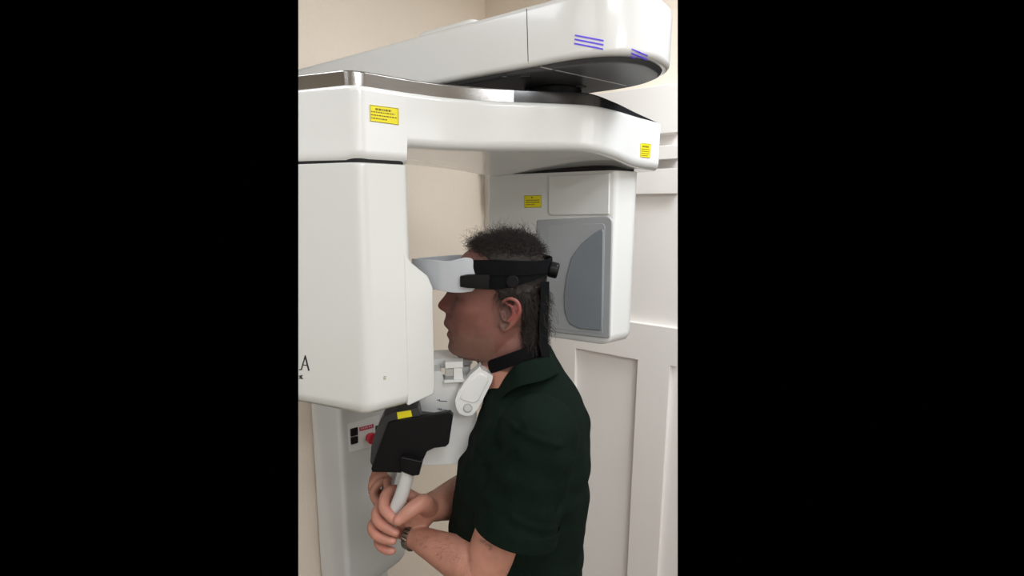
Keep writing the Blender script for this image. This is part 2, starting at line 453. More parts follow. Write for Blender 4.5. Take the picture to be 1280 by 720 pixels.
arm = obj('overhead_arm', bm, M['white'], root, 'white fixed overhead arm with a rounded end', clip=True, smooth=50)
bm = bmesh.new(); loft(bm, [arm_ring(z, i) for z, i in ((zb - 0.008, 0.022), (zb - 0.005, 0.015), (zb + 0.002, 0.011))])
under = obj('underside_cover', bm, M['dark'], arm, 'charcoal underside', clip=True, smooth=50)
bm = bmesh.new()
P = [av(-0.33, 0.05, zt - 0.002), av(-0.16, 0.05, zt - 0.002), av(-0.16, 0.21, zt - 0.002), av(-0.33, 0.21, zt - 0.002)]
extrude_poly(bm, round_poly(P, 0.03), (0, 0, 0.030)); bevel(bm, 0.012, 4)
obj('top_cover', bm, M['white'], arm)
sa = Surf([arm])
obj('panel_seam', sticker(sa, ((657.9, 9), (658.7, 9), (660.7, 79), (659.9, 79)), th=0.0003, nu=1, nv=20), M['gap'], arm)
for x0, y0, x1, y1 in ((719, 44.2, 754.5, 51), (718.6, 49.2, 754.3, 56.2), (718, 54.4, 753.8, 61.4),
                       (789.6, 61.5, 809, 69.5), (789, 66.3, 808.6, 74), (788.6, 70.8, 808, 78.3)):
    obj('indicator_stripe', sticker(sa, ((x0, y0 - .9), (x1, y1 - .9), (x1, y1 + .9), (x0, y0 + .9)), th=0.0012, nu=10, nv=1), M['violet'], arm)
su = Surf([under])
for cxp, cyp, rr in ((656, 96, 0.012), (631, 96, 0.006), (725, 109, 0.013)):
    h = su.hit(cxp, cyp)
    if h:
        bm = bmesh.new(); cyl(bm, h[0] + Z * -0.001, Z, rr, 0.003); bevel(bm, 0.0008)
        obj('screw_cover', bm, M['dgrey'], arm)
obj('underside_seam', sticker(su, ((668, 81.5), (783, 106.6), (783, 107.4), (668, 82.3)), th=0.0004, nu=16, nv=1), M['column'], arm)
# pivot that carries the rotating arm
bm = bmesh.new(); pc = av(-0.045, 0.17)
cyl(bm, Vector((pc.x, pc.y, H + 0.222)), Z, 0.060, 0.028, 64); bevel(bm, 0.004)
obj('pivot', bm, M['black'], root)

# rotating arm: stations from the tube side to the detector side
st = [  # near x,y, far x,y, z top, z bottom near, z bottom far
    ((-0.60, 1.010), (-0.66, 1.20), .190, .098, .090),
    ((-0.335, .905), (-0.45, 1.16), .190, .098, .090),
    ((-0.255, .868), (-0.40, 1.14), .190, .098, .090),
    ((-0.212, .862), (-0.33, 1.14), .190, .098, .090),
    ((-0.140, .915), (-0.21, 1.21), .190, .098, .090),
    ((-0.075, .957), (-0.10, 1.29), .190, .098, .085),
    ((0.000, .985), (0.00, 1.38), .190, .099, .074),
    ((0.100, 1.005), (0.08, 1.43), .190, .101, .074),
    ((0.195, 1.028), (0.15, 1.45), .190, .102, .075),
    ((0.262, 1.085), (0.23, 1.45), .190, .094, .078),
    ((0.330, 1.165), (0.30, 1.44), .190, .082, .080),
    ((0.408, 1.250), (0.37, 1.42), .190, .079, .080)]
S = np.array([[n[0], n[1], f[0], f[1], zt_, zn, zf] for n, f, zt_, zn, zf in st])
def cr(S, per):
    out = []
    for i in range(len(S) - 1):
        p0, p1, p2, p3 = S[max(i - 1, 0)], S[i], S[i + 1], S[min(i + 2, len(S) - 1)]
        for k in range(per):
            t = k / per
            out.append(0.5 * (2 * p1 + (p2 - p0) * t + (2 * p0 - 5 * p1 + 4 * p2 - p3) * t * t + (3 * p1 - p0 - 3 * p2 + p3) * t ** 3))
    out.append(S[-1]); return np.array(out)
SS = cr(S, 8)
def rring(s, ins=0.0, z0=None, z1=None):
    n = Vector((s[0], s[1], H)); f = Vector((s[2], s[3], H)); d = (f - n); L = d.length; d.normalize()
    n = n + d * ins; L -= 2 * ins
    zt_, zn, zf = (s[4], s[5], s[6]) if z1 is None else (z1, z0, z0)
    c = 0.010; e = 0.008; out = []
    def pt(x, z): out.append(n + d * x + Z * z)
    rb = 0.019 if z1 is None else 0.002
    rt = 0.009 if z1 is None else 0.003
    for k in range(5):
        t = math.pi / 2 * k / 4; pt(rb - rb * math.sin(t), zn + rb - rb * math.cos(t))
    for k in range(5):
        t = math.pi / 2 * k / 4; pt(rt - rt * math.cos(t), zt_ - rt + rt * math.sin(t))
    for k in range(5):
        t = math.pi / 2 * k / 4; pt(L - rt + rt * math.sin(t), zt_ - rt + rt * math.cos(t))
    for k in range(5):
        t = math.pi / 2 * k / 4; pt(L - rb + rb * math.cos(t), zf + rb - rb * math.sin(t))
    return out
tube_plan = [(-0.60, 1.010), (-0.335, .905), (-0.212, .856), (-0.140, .915), (-0.29, 1.16), (-0.66, 1.20)]
TR = [0, 0.0, 0.030, 0.012, 0.02, 0]
lead = round_poly([Vector((-0.60, 1.010, 0)), Vector((-0.212, .856, 0)), Vector((-0.140, .915, 0))], [0, 0.030, 0], 10)
lead = [lead[0], lead[0].lerp(lead[1], .5)] + lead[1:]
L0 = []
for k, p in enumerate(lead):
    u = k / (len(lead) - 1); L0.append([p.x, p.y, -0.66 + 0.45 * u, 1.20 + 0.01 * u, .190, .0705, .0705])
rest = SS[4 * 8:].copy(); L0[-1][0:2] = [rest[0][0] - .0012, rest[0][1] - .0010]; L0[-1][2:4] = [rest[0][2] - .001, rest[0][3]]
SS = np.vstack([np.array(L0), rest])
bm = bmesh.new(); loft(bm, [rring(s) for s in SS])
rarm = obj('rotating_arm', bm, M['gloss'], root, 'white curved rotating arm with a steel top cover', clip=True, smooth=38)
# steel cover on top
bm = bmesh.new(); rr = []
for i, s in enumerate(SS):
    u = i / (len(SS) - 1)
    u = max(0, (s[0] - 0.20) / 0.21)
    hh = 0.022 * (1 - u) + 0.002
    rr.append(rring(s, 0.012, 0.186, 0.190 + hh))
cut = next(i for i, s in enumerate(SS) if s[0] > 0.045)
loft(bm, rr[:cut + 1])
steel = obj('steel_cover', bm, M['steel'], rarm, 'brushed steel cover', clip=True)
bm = bmesh.new(); loft(bm, rr[cut:]); obj('steel_cover_reflection', bm, M['darkgloss'], rarm, 'rear part of the steel cover with its dark reflection painted in')  # same steel cover, its dark reflection put in as colour
sr = Surf([rarm])
def label(parent, surf, c, rows, name='warning_label', print_=True, mt=None):
    lb = obj(name, sticker(surf, c, th=0.0006, nu=10, nv=4), M['yellow'], parent, 'yellow warning label')
    sl = Surf([lb]); bm = bmesh.new()
    A_, B_, C_, D_ = [Vector((p[0], p[1], 0)) for p in c]
    pt = lambda u, v: ((A_ * (1 - u) + B_ * u) * (1 - v) + (D_ * (1 - u) + C_ * u) * v)
    for (u0, u1, v0, v1) in rows:
        q = [pt(u0, v0), pt(u1, v0), pt(u1, v1), pt(u0, v1)]
        add(bm, sticker(sl, [(p.x, p.y) for p in q], th=0.0003, nu=4, nv=1))
    obj('label_print', bm, M['print'], parent)
    return lb
def textrows(lines, h0, dv, lh, seed=1, border=True):
    r = random.Random(seed); rows = []
    for k, (s, e) in enumerate(lines):
        x = s
        while x < e:
            w = r.uniform(0.03, 0.09); rows.append((x, min(x + w, e), h0 + k * dv, h0 + k * dv + lh)); x += w + 0.025
    if border: rows += [(0.01, 0.99, 0.01, 0.04), (0.01, 0.99, 0.96, 0.99), (0.01, 0.022, 0.01, 0.99), (0.978, 0.99, 0.01, 0.99)]
    return rows
label(rarm, sr, ((462, 130.8), (498.2, 135.4), (498.4, 156.6), (462.4, 151.6)), textrows([(0.2, 0.75)], 0.16, 0.2, 0.12, 2) + textrows([(0.05, 0.85), (0.05, 0.93), (0.05, 0.6)], 0.36, 0.19, 0.07, 3, False))
label(rarm, sr, ((800.6, 178.7), (813.2, 179.9), (812.2, 197.6), (800.2, 196.4)), textrows([(0.2, 0.85)], 0.16, 0.2, 0.13, 4) + textrows([(0.1, 0.9), (0.1, 0.9), (0.1, 0.9), (0.1, 0.8)], 0.38, 0.15, 0.06, 5, False))

# tube head
def tring(z, ins):
    c = Vector((-0.33, 1.03)); out = []
    P = round_poly([Vector((x, y, 0)) for x, y in tube_plan], TR, 8)
    for p in P:
        d = Vector((p.x, p.y)) - c; l = d.length
        q = c + d * (1 - ins / l)
        out.append(Vector((q.x, q.y, H + z)))
    return out
bm = bmesh.new()
zs = [(-0.378, 0.030), (-0.374, 0.014), (-0.366, 0.005), (-0.350, 0.0), (0.060, 0.0), (0.0665, 0.0015), (0.0680, 0.004)]
loft(bm, [tring(z, i) for z, i in zs])
# collimator bulge on the patient's side
n0, n1 = Vector((-0.150, .905, 0)), Vector((-0.103, .946, 0)); back = Vector((-0.12, 0.19, 0))
zu0, zu1 = at(512, 320, .93).z - H, at(541, 352, .95).z - H
def bq(t, z): return n0.lerp(n1, t) + Z * (H + z)
B = bmesh.new()
pts = [bq(0, zu0 + .01), bq(0.28, zu0 - 0.012), bq(0.82, zu1 + 0.012), bq(1.0, zu1 - 0.012), bq(1, -0.350), bq(0.94, -0.366), bq(0, -0.374)]
extrude_poly(B, round_poly(pts, [0, .01, .01, .01, .004, .004, 0], 4), back); bevel(B, 0.005, 3, 60)
add(bm, B)
tube = obj('tube_head', bm, M['tubewhite'], root, 'large white x-ray tube housing', clip=True, smooth=38)
bm = prism(tube_plan, H + 0.06, H + 0.075, TR, 0)
for v in bm.verts:
    v.co.x = -0.33 + (v.co.x + 0.33) * 0.965; v.co.y = 1.03 + (v.co.y - 1.03) * 0.965
obj('joint_gap', bm, M['gap'], tube, 'black gap', clip=True)
stb = Surf([tube])
# lettering: what the photograph shows of it is the letter A and the end of a small line
def stroke(bm, x0, y0, x1, y1, w):
    d = Vector((x1 - x0, y1 - y0)).normalized(); n = Vector((-d.y, d.x)) * w / 2
    add(bm, sticker(stb, ((x0 - n.x, y0 - n.y), (x1 - n.x, y1 - n.y), (x1 + n.x, y1 + n.y), (x0 + n.x, y0 + n.y)), th=0.0004, nu=3, nv=1))
bm = bmesh.new()
stroke(bm, 381.8, 444.4, 376.6, 462.4, 1.5); stroke(bm, 381.4, 444.4, 386.2, 463.4, 1.9); stroke(bm, 378, 456, 384.6, 456.8, 1.1)
stroke(bm, 373.8, 461.8, 376.0, 462.2, 1.2)
obj('lettering', bm, M['ink'], tube, 'dark capital letter A')
bm = bmesh.new()
stroke(bm, 373.8, 469.6, 378.6, 473.4, 1.3); stroke(bm, 378.2, 469.0, 374, 473.2, 1.2); stroke(bm, 376, 468.6, 376.4, 473.6, 1.0)
obj('small_lettering', bm, M['ink'], tube)
bm = bmesh.new(); stroke(bm, 479, 472.2, 482.4, 472.2, 0.7); stroke(bm, 479, 474, 482.4, 474, 0.7); stroke(bm, 479.4, 470.6, 482.4, 470.6, 0.6)
obj('printed_mark', bm, M['print'], tube)

# detector housing
DF = Vector((0.292, 1.185, 0)); DL = Vector((-0.002, 1.405, 0))
e = (DF - DL).normalized(); dn = Vector((-e.y * -1, -e.x, 0)); dn = Vector((e.y, -e.x, 0))
if dn.y > 0: dn = -dn                              # towards the tube
DR = Vector((0.372, 1.255, 0)); DB = DR - e * 0.36
dz1 = 0.0765
def dring(z, ins):
    c = Vector((0.19, 1.33)); out = []
    P = round_poly([Vector((p.x, p.y, 0)) for p in (DL, DF, DR, DB)], [0.01, 0.018, 0.03, 0.01], 6)
    for p in P:
        d = Vector((p.x, p.y)) - c; q = c + d * (1 - ins / d.length)
        zo = 0.010 * max(0, min(1, (q.y - 1.2) / 0.2)) if z < -0.2 else 0
        out.append(Vector((q.x, q.y, H + z - zo)))
    return out
bm = bmesh.new()
loft(bm, [dring(z, i) for z, i in ((-0.338, 0.022), (-0.333, 0.008), (-0.322, 0.001), (-0.31, 0.0), (dz1 - 0.004, 0.0), (dz1 - 0.001, 0.001), (dz1, 0.004))])
det = obj('detector_housing', bm, M['white2'], root, 'white detector housing hanging from the far end of the rotating arm', smooth=38)
bm = bmesh.new(); loft(bm, [dring(z, .007) for z in (dz1 - .01, .094)]); obj('joint_gap', bm, M['gap'], det, 'black gap')
dp = (DF, dn)
def dpoly(pxs, depth0, depth1, r, bev, m, name, lab=None):
    P = [on(x, y, *dp) for x, y in pxs]
    P = [p + dn * depth0 for p in P]
    bm = bmesh.new(); extrude_poly(bm, round_poly(P, r, 6), dn * (depth1 - depth0)); bevel(bm, bev, 3)
    return obj(name, bm, m, det, lab)
dpoly([(687, 221), (763, 216.5), (762, 268), (687, 269)], -0.002, 0.006, [0, 0, .004, .012], 0.002, M['white2'], 'upper_panel')
dpoly([(672, 275), (766.5, 270), (763, 423), (686, 414), (672, 350)], -0.002, 0.005, [.006, .018, .008, .01, .1], 0.003, M['pocket'], 'sensor_frame', 'blue-grey sensor frame')
dpoly([(686, 281), (757.5, 279), (754.5, 417), (686, 409)], 0.003, 0.0062, [.004, .01, .004, .004], 0.001, M['pocket'], 'sensor_window')
dpoly([(757, 284), (745, 291), (729, 304), (716, 322), (710, 345), (707, 370), (708, 390), (714, 404), (726, 410), (755, 413)], 0.004, 0.011, 0.01, 0.006, M['pocket2'], 'sensor_cushion', 'darker blue-grey curved cover')
sd = Surf([det])
label(det, sd, ((655.2, 244.4), (676.6, 244.0), (676.8, 259.4), (655.6, 259.8)), textrows([(0.42, 0.52)], 0.1, 0.2, 0.14, 6) + textrows([(0.1, 0.9), (0.1, 0.9), (0.1, 0.6)], 0.36, 0.17, 0.08, 7, False))

# patient support: beam from the column, white J shaped plate
sup_Y = 1.00
bm = px_prism([(520, 466), (552, 464), (556, 478), (596, 478), (596, 520), (592.5, 548), (588, 566), (580, 577), (570, 580.5), (528, 582), (520, 560)], sup_Y, (-0.01, 0.05, 0), [.002, .004, .003, .01, .004, .006, .008, .008, .008, .006, .01], 0.004)
plate = obj('support_plate', bm, M['white2'], root, 'white J-shaped support plate with scale marks')
P0 = at(526, 520, sup_Y + 0.03); P1 = av(-0.61, 0.12, P0.z)
bm = bmesh.new(); d = (P1 - P0); sd_ = Vector((-d.y, d.x, 0)).normalized() * 0.035
box_axes(bm, P0 - sd_ * .5 - Z * 0.05, d, sd_, Z * 0.07); bevel(bm, 0.006)
obj('support_beam', bm, M['white2'], root)
sp = Surf([plate])
bm = bmesh.new()
for x0, y0 in ((547, 500.8), (547, 511.9)):
    add(bm, sticker(sp, ((x0 + 2, y0), (x0 + 12, y0 + .4), (x0 + 12, y0 + 1.2), (x0 + 2, y0 + .8)), th=0.0004, nu=2, nv=1))
    for k in range(3 if y0 > 505 else 2):
        add(bm, sticker(sp, ((x0 + k * 1.8, y0 - 1.5), (x0 + k * 1.8 + 1.1, y0 - 1.5), (x0 + k * 1.8 + 1.1, y0 + .3), (x0 + k * 1.8, y0 + .3)), th=0.0004, nu=1, nv=1))
obj('scale_mark', bm, M['ink'], plate)
bm = bmesh.new(); cc = at(521.5, 508, 0.985); cyl(bm, cc, (1, 0.25, 0), 0.009, 0.006); 
obj('socket_cap', bm, M['black'], plate)
# chin rest
bm = px_prism([(520, 449.5), (590, 447.5), (590.5, 454), (586, 458), (556, 460), (540, 462), (520, 463.5)], 1.045, (0, 0.07, 0), 0.003, 0.002)
chin = obj('chin_rest', bm, M['white2'], root, 'white chin rest bar with a clear bite holder')
bm = px_prism([(556, 453), (578.4, 452), (578.6, 459.5), (556.6, 461)], 0.99, (0, 0.03, 0), 0.0015, 0.0015)
obj('bite_cap', bm, M['white2'], chin)
bm = px_prism([(556, 461), (566.5, 460.6), (566.5, 476.5), (556, 477)], 0.992, (0, 0.026, 0), 0.001, 0.001)
obj('clear_window', bm, M['clear'], chin)
bm = px_prism([(567, 460.5), (577.6, 460), (579.6, 476), (567, 476.5)], 0.990, (0, 0.028, 0), 0.001, 0.002)
obj('bite_holder', bm, M['white2'], chin)
bm = px_prism([(554.6, 475.6), (582, 474.6), (582.4, 477.6), (555.4, 479)], 0.986, (0, 0.034, 0), 0.001, 0.001)
obj('holder_tray', bm, M['white2'], chin)
bm = px_prism([(579.5, 459), (588, 458.5), (587.6, 471.5), (580, 472)], 1.03, (0, 0.02, 0), 0.001, 0.001)
obj('slider_block', bm, M['column'], chin)
# temple clamp lever
bm = px_prism([(599.8, 457.5), (602.5, 462.5), (609.5, 465.5), (616.4, 470.6), (614.6, 478), (608.5, 490), (603, 501), (596.5, 512), (590.5, 518.6), (582, 520.2), (574.6, 517), (570, 510), (569, 500.5), (572, 491), (580, 479), (588, 468.5), (596.5, 461.5)], 0.965, (0, 0.030, 0), 0.002, 0.0045, bseg=4)
lever = obj('temple_lever', bm, M['white2'], root, 'white paddle-shaped lever with a round pivot cap')
h = Surf([lever]).hit(584.6, 510.2)
bm = bmesh.new(); cyl(bm, h[0], (0, 1, 0), 0.0078, 0.003, 40); bevel(bm, 0.0008); cyl(bm, h[0] - Vector((0, .001, 0)), (0, 1, 0), 0.0060, 0.003, 40)
obj('pivot_cap', bm, M['column'], lever)
bm = bmesh.new(); R = [[h[0] + Vector((math.cos(t) * r, y, math.sin(t) * r)) for t in [2 * math.pi * k / 48 for k in range(48)]] for r, y in ((.0082, .001), (.0092, .001), (.0092, -.0008), (.0082, -.0008), (.0082, .001))]
loft(bm, R, caps=False); obj('cap_ring', bm, M['ringgrey'], lever)
bm = px_prism([(600, 465), (610, 470.8), (611, 475), (604, 489), (598.5, 500), (594, 503), (589, 503.5), (578, 500), (574, 497), (579, 487), (588, 475)], 0.9665, (0, 0.008, 0), 0.004, 0.003)
for v in bm.verts: v.co.y -= 0.0035
obj('raised_pad', bm, M['white2'], lever)
bm = bmesh.new(); cyl(bm, at(584.6, 509, 0.998), (0, 1, 0), 0.017, 0.020, 40)
obj('lever_boss', bm, M['white2'], lever)

# touch panel
bm = px_prism([(479.5, 520), (496, 513.5), (512, 511.5), (523, 509), (526.5, 524), (558, 527), (556, 554), (532, 566), (518, 590), (467, 588), (462.5, 578), (464, 558), (471, 538)], 0.945, (-0.004, 0.042, 0), [.004, .01, .01, .004, .004, .004, .006, .006, .004, .006, .01, .02, .02], 0.004)
tp = obj('touch_panel', bm, M['dgrey'], root, 'dark grey operator panel with a black front')
bm = px_prism([(484.5, 529.5), (490, 527.4), (520, 522.2), (562.5, 515.2), (566.4, 519.5), (561, 555.2), (557, 558.8), (541, 560.6), (534, 564), (529, 575), (525, 590), (520, 592), (465.5, 590.4), (463.6, 586.6)], 0.938, (0, 0.014, 0), [.004, .003, .0, .004, .003, .004, .003, .006, .006, .004, .003, .003, .003, .003], 0.0022)
obj('panel_front', bm, M['black'], tp, 'black panel front')
st_ = Surf([tp])
lb = obj('warning_label', sticker(st_, ((496.2, 515.4), (513.6, 512.6), (515.2, 520.4), (497.4, 523.8)), th=0.0006, nu=4, nv=2), M['yellow'], tp, 'yellow label on top of the panel')
# handle socket and grips
bm = px_prism([(500, 571), (527.5, 577), (524, 594.5), (515, 595.5), (501.5, 590)], 0.922, (0, 0.035, 0), 0.004, 0.005, bseg=4)
obj('handle_socket', bm, M['black'], tp)
bm = bmesh.new(); tube_bm(bm, [at(511, 585, .944), at(507.5, 600, .944), at(502, 618, .946), at(496.5, 632, .950), at(489, 652, .956), at(483, 668, .962)], [.0135, .0138, .014, .014, .0138, .0135], 28)
obj('hand_grip', bm, M['column'], root, 'light grey grip held by the front hand')
bm = bmesh.new(); tube_bm(bm, [at(492, 570, 1.10), at(489, 590, 1.10), at(484, 612, 1.10), at(478, 640, 1.105)], [.0135, .0138, .014, .0135], 28)
obj('hand_grip', bm, M['column'], root, 'light grey grip behind the panel')
bm = bmesh.new(); box_axes(bm, at(500, 572, 0.97), at(490, 572, 1.11) - at(500, 572, 0.97), Vector((0.03, 0.005, 0)), Vector((0, 0, 0.03))); bevel(bm, .004)
obj('grip_crossbar', bm, M['black'], tp)

# ------------------------------------------------------------------ the patient
HO = at(625, 370, 1.02)
hf = Vector((-0.982, 0.19, 0)).normalized(); hl = Z.cross(hf)     # facing direction, and the side towards the lens
K = 0.982
def prof_pt(px, py):                           # forward distance and height of a profile pixel
    p = at(px, py, 1.02); return (HO.x - p.x) / K, p.z
# half of the head: height, face front, back, half width (all read off the side view)
T = [(297, 634, 642, .010), (299, 614, 654, .034), (303, 602, 661, .050), (309, 591, 667, .062), (318, 580, 673, .072), (329, 572, 677, .077), (341, 566, 679, .080), (354, 563, 679, .080),
     (362, 564.5, 678, .078), (369, 570, 677, .076), (376, 570, 676, .0745), (384, 567.5, 675, .073), (392, 566, 672, .071), (400, 565.5, 668, .069), (410, 565, 665, .066),
     (420, 565, 658, .062), (428, 565, 650, .0575), (436, 566, 640, .052), (442, 569, 630, .046), (447, 578, 620, .035), (450, 590, 612, .018)]
T = np.array(T, float)
NT = [(352, 562), (358, 560.5), (362, 559.5), (365, 558.5), (369, 556), (373, 553.3), (377, 550), (381, 547.0), (384, 545.6), (387, 546.2), (389.5, 549), (391.5, 553.5), (394, 556.5), (398, 556.3), (402, 555), (405, 553.8), (408.5, 554.3),
      (411.5, 557.2), (414, 560.3), (416, 560.4), (418, 558.2), (421, 557.6), (424, 559.6), (427, 561.4), (431, 560.4), (436, 559.2), (440, 560.2), (444, 564.5), (447, 572)]
NT = np.array(NT, float)
SG = np.array([(352, .020), (362, .011), (370, .0105), (378, .013), (385, .0165), (390, .0185), (394, .015), (398, .024), (405, .027), (412, .025), (418, .023), (426, .026), (436, .026), (447, .024)])
def head_mesh(bm, off=0.0, ylo=292, yhi=450, keep=None):
    ys = np.concatenate([np.linspace(297, 352, 34), np.linspace(353.2, 446, 92), np.linspace(447, 450, 4)])
    NA = 132; rings = []
    for y in ys:
        Fp = np.interp(y, T[:, 0], T[:, 1]); Bp = np.interp(y, T[:, 0], T[:, 2]); Wd = np.interp(y, T[:, 0], T[:, 3]) + off
        F0, z = prof_pt(Fp, y); B0, _ = prof_pt(Bp, y); c0 = prof_pt(632, y)[0] * 0.5 + (F0 + B0) * 0.25
        F0 += off; B0 -= off
        nb = 0; sg = .02
        if y >= 352 and off == 0:
            nb = max(0.0, prof_pt(np.interp(y, NT[:, 0], NT[:, 1]), y)[0] - F0); sg = np.interp(y, SG[:, 0], SG[:, 1])
        ring = []
        for k in range(NA):
            th = 2 * math.pi * (k + 0.5) / NA
            c, s = math.cos(th), math.sin(th); e = 2 / 2.25
            cc = math.copysign(abs(c) ** e, c); ss = math.copysign(abs(s) ** e, s)
            fw = c0 + (F0 - c0) * cc if c > 0 else c0 + (c0 - B0) * cc
            lt = Wd * ss
            if y > 398 and c > 0 and off == 0:             # jaw narrows towards the chin
                lt *= 1 - 0.10 * cc * min(1, (y - 398) / 30)
            if c > 0 and off == 0:
                fw += nb * math.exp(-(abs(lt) / sg) ** 2.4)
                g = lambda y0, l0, sy, sl: math.exp(-((y - y0) / sy) ** 2 - ((abs(lt) - l0) / sl) ** 2)
                fw -= 0.0110 * g(368, .031, 6.5, .014)        # eye sockets
                fw += 0.0050 * g(369.5, .032, 3.2, .012)      # closed lids
                fw -= 0.0022 * g(372.6, .032, 0.9, .012)      # lash line
                fw += 0.0045 * g(357, .032, 4, .022)          # brows
                fw += 0.0040 * g(384, .046, 9, .016)          # cheekbones
                fw += 0.0045 * g(388, .0155, 3.5, .005)       # wings of the nose
                fw -= 0.0025 * g(395, .024, 6, .006)          # nasolabial fold
                fw -= 0.0030 * g(404, .034, 7, .006)
                fw -= 0.0028 * g(415, .020, 1.2, .010)        # mouth slit
            if off == 0:
                lt += math.copysign(0.003, s) * math.exp(-((y - 383) / 8) ** 2 - ((fw - 0.055) / 0.02) ** 2)
                lt -= math.copysign(0.004, s) * math.exp(-((y - 408) / 14) ** 2 - ((fw - 0.055) / 0.022) ** 2)   # hollow cheek
            ring.append(Vector((HO.x, HO.y, z)) + hf * fw + hl * lt)
        rings.append(ring)
    loft(bm, rings)
def hp(px, py, lat):                            # a point at this pixel in the upright plane lat metres to the lens side of the face's middle; negative lat mirrors it
    p = on(px, py, HO + hl * abs(lat), hl)
    return p if lat >= 0 else p + hl * 2 * lat
body = bmesh.new()
head_mesh(body)
# ears
def ear(side):
    L = lambda px, py, l: hp(px, py, side * l)
    helix = [(628, 389, .072), (627, 381, .078), (631, 375.5, .084), (638, 373.4, .088), (645, 376, .090), (649, 382, .090), (649.5, 390, .088), (646, 398, .085), (641, 405, .082), (635, 411, .078), (629, 411.5, .075), (626, 406, .072)]
    tube_bm(body, [L(*q) for q in helix], [.0022, .0030, .0036, .0038, .0038, .0038, .0036, .0038, .0044, .0050, .0046, .003], 12, 3)
    anti = [(633, 380, .082), (639, 383, .086), (642, 389, .086), (640, 396, .083), (634, 402, .080)]
    tube_bm(body, [L(*q) for q in anti], [.002, .0030, .0032, .0032, .0026], 10, 3)
    trag = [(627, 391, .076), (628, 396, .078), (630, 401, .077)]
    tube_bm(body, [L(*q) for q in trag], [.0028, .0034, .003], 10, 3)
    P = [(629, 377, .068), (638, 375, .074), (647, 379, .080), (648, 390, .079), (642, 402, .075), (634, 410, .071), (627, 407, .067)]
    # the plate of the ear
    fr = [L(*q) for q in P]; n = hl * side * 0.0045
    bm2 = bmesh.new(); extrude_poly(bm2, round_poly(fr, .004, 4), n); add(body, bm2)
    bm3 = bmesh.new(); extrude_poly(bm3, [L(626, 380, .050), L(640, 380, .055), L(640, 402, .055), L(627, 405, .050)], hl * side * 0.022); add(body, bm3)
ear(1); ear(-1)
# neck, throat, trunk
tube_bm(body, [hp(640, 392, 0), hp(641, 415, 0), hp(643, 440, 0), hp(648, 468, 0), hp(654, 500, 0)], [.057, .058, .061, .068, .085], 48, 5)
tube_bm(body, [hp(608, 438, 0), hp(622, 452, 0), hp(632, 470, 0)], [.030, .042, .050], 32, 4)
TC = lambda px, py, Y=1.03: at(px, py, Y)
trunk = [  # py, centre px, half depth px, half width m
    (462, 650, 30, .050), (474, 654, 40, .085), (488, 660, 50, .130), (505, 664, 52, .150), (530, 664, 58, .165), (570, 656, 66, .160), (620, 651, 69, .150), (680, 644, 70, .145), (745, 640, 72, .150), (830, 640, 76, .168), (900, 640, 72, .160)]
tf = Vector((-0.975, 0.222, 0)).normalized(); tl = Z.cross(tf)
def trunk_rings(grow=0.0, tab=trunk, n=64, fold=0.0):
    tb = np.array(tab, float); R = []
    for y in np.linspace(tb[0, 0], tb[-1, 0], 60):
        c, hd, hw = [np.interp(y, tb[:, 0], tb[:, i]) for i in (1, 2, 3)]
        p = TC(c, y); m = (TC(c + 1, y) - TC(c, y)).length
        r = []
        for k in range(n):
            t = 2 * math.pi * k / n; cs, sn = math.cos(t), math.sin(t); e = 2 / 2.3
            cs2 = math.copysign(abs(cs) ** e, cs); sn2 = math.copysign(abs(sn) ** e, sn)
            w = fold * (math.sin(k * 0.9 + y * 0.045) + 0.6 * math.sin(k * 0.35 - y * 0.11 + 1)) 
            r.append(p + tf * cs2 * (hd * m + grow + w) + tl * sn2 * (hw + grow + w))
        R.append(r)
    return R
bm = bmesh.new(); loft(bm, trunk_rings()); add(body, bm)
# arms: shoulder, elbow, wrist
LS, LE, LW = at(670, 545, .900), at(606, 713, .875), at(514, 669, .985)
RS, RE, RW = at(648, 515, 1.19), at(604, 614, 1.20), at(538, 634, 1.01)
def limb(p, q, r0, r1, mids, sides=32):
    pts = [p] + [p.lerp(q, t) + (off if off else Vector()) for t, r, off in mids] + [q]
    tube_bm(body, pts, [r0] + [r for t, r, o in mids] + [r1], sides, 4)
limb(LS, LE, .050, .041, [(.3, .052, None), (.6, .049, None), (.85, .045, None)])
limb(LE, LW, .041, .0235, [(.18, .0435, Vector((0, 0, .002))), (.4, .0400, None), (.7, .0305, None), (.88, .0250, None)])
ellipsoid(body, LE + Vector((0.012, 0, -0.014)), .034, .036, .034)
limb(RS, RE, .056, .045, [(.5, .052, None)])
limb(RE, RW, .056, .0290, [(.25, .056, Vector((0, 0, .004))), (.55, .046, Vector((0, 0, .002))), (.85, .034, None)])
# right hand, closed round the near grip
def finger(pts, rad):
    tube_bm(body, pts, rad, 16, 4)
A3 = lambda l: [at(*q) for q in l]
rh = A3([(524, 627, .985), (516, 640, .99), (512, 654, .99), (512, 667, .99)])
for k, q in enumerate(rh):
    tube_bm(body, [RW, RW.lerp(q, .5) + Vector((0, -.004, 0)), q], [.026, .0215, .0165], 20, 4)
finger(A3([(524, 627, .985), (500, 614, .995), (484, 617, .976), (480, 634, .948), (488, 645, .934), (494, 651, .930)]), [.0145, .0125, .0122, .0118, .0108, .0088])
finger(A3([(516, 640, .99), (492, 632, .998), (473.5, 637, .976), (472, 650, .950), (484, 660, .938), (494.5, 665.5, .936)]), [.0145, .0125, .0122, .0118, .0108, .0088])
finger(A3([(512, 654, .99), (490, 650, .998), (468, 654, .978), (467, 665, .953), (479, 673.5, .940), (491, 676, .938)]), [.0140, .0120, .0116, .0110, .0102, .0085])
finger(A3([(512, 667, .99), (494, 667, .995), (475, 672, .978), (474.5, 681, .958), (483, 687.5, .946), (490.5, 688.5, .944)]), [.0130, .0110, .0105, .0100, .0092, .0076])
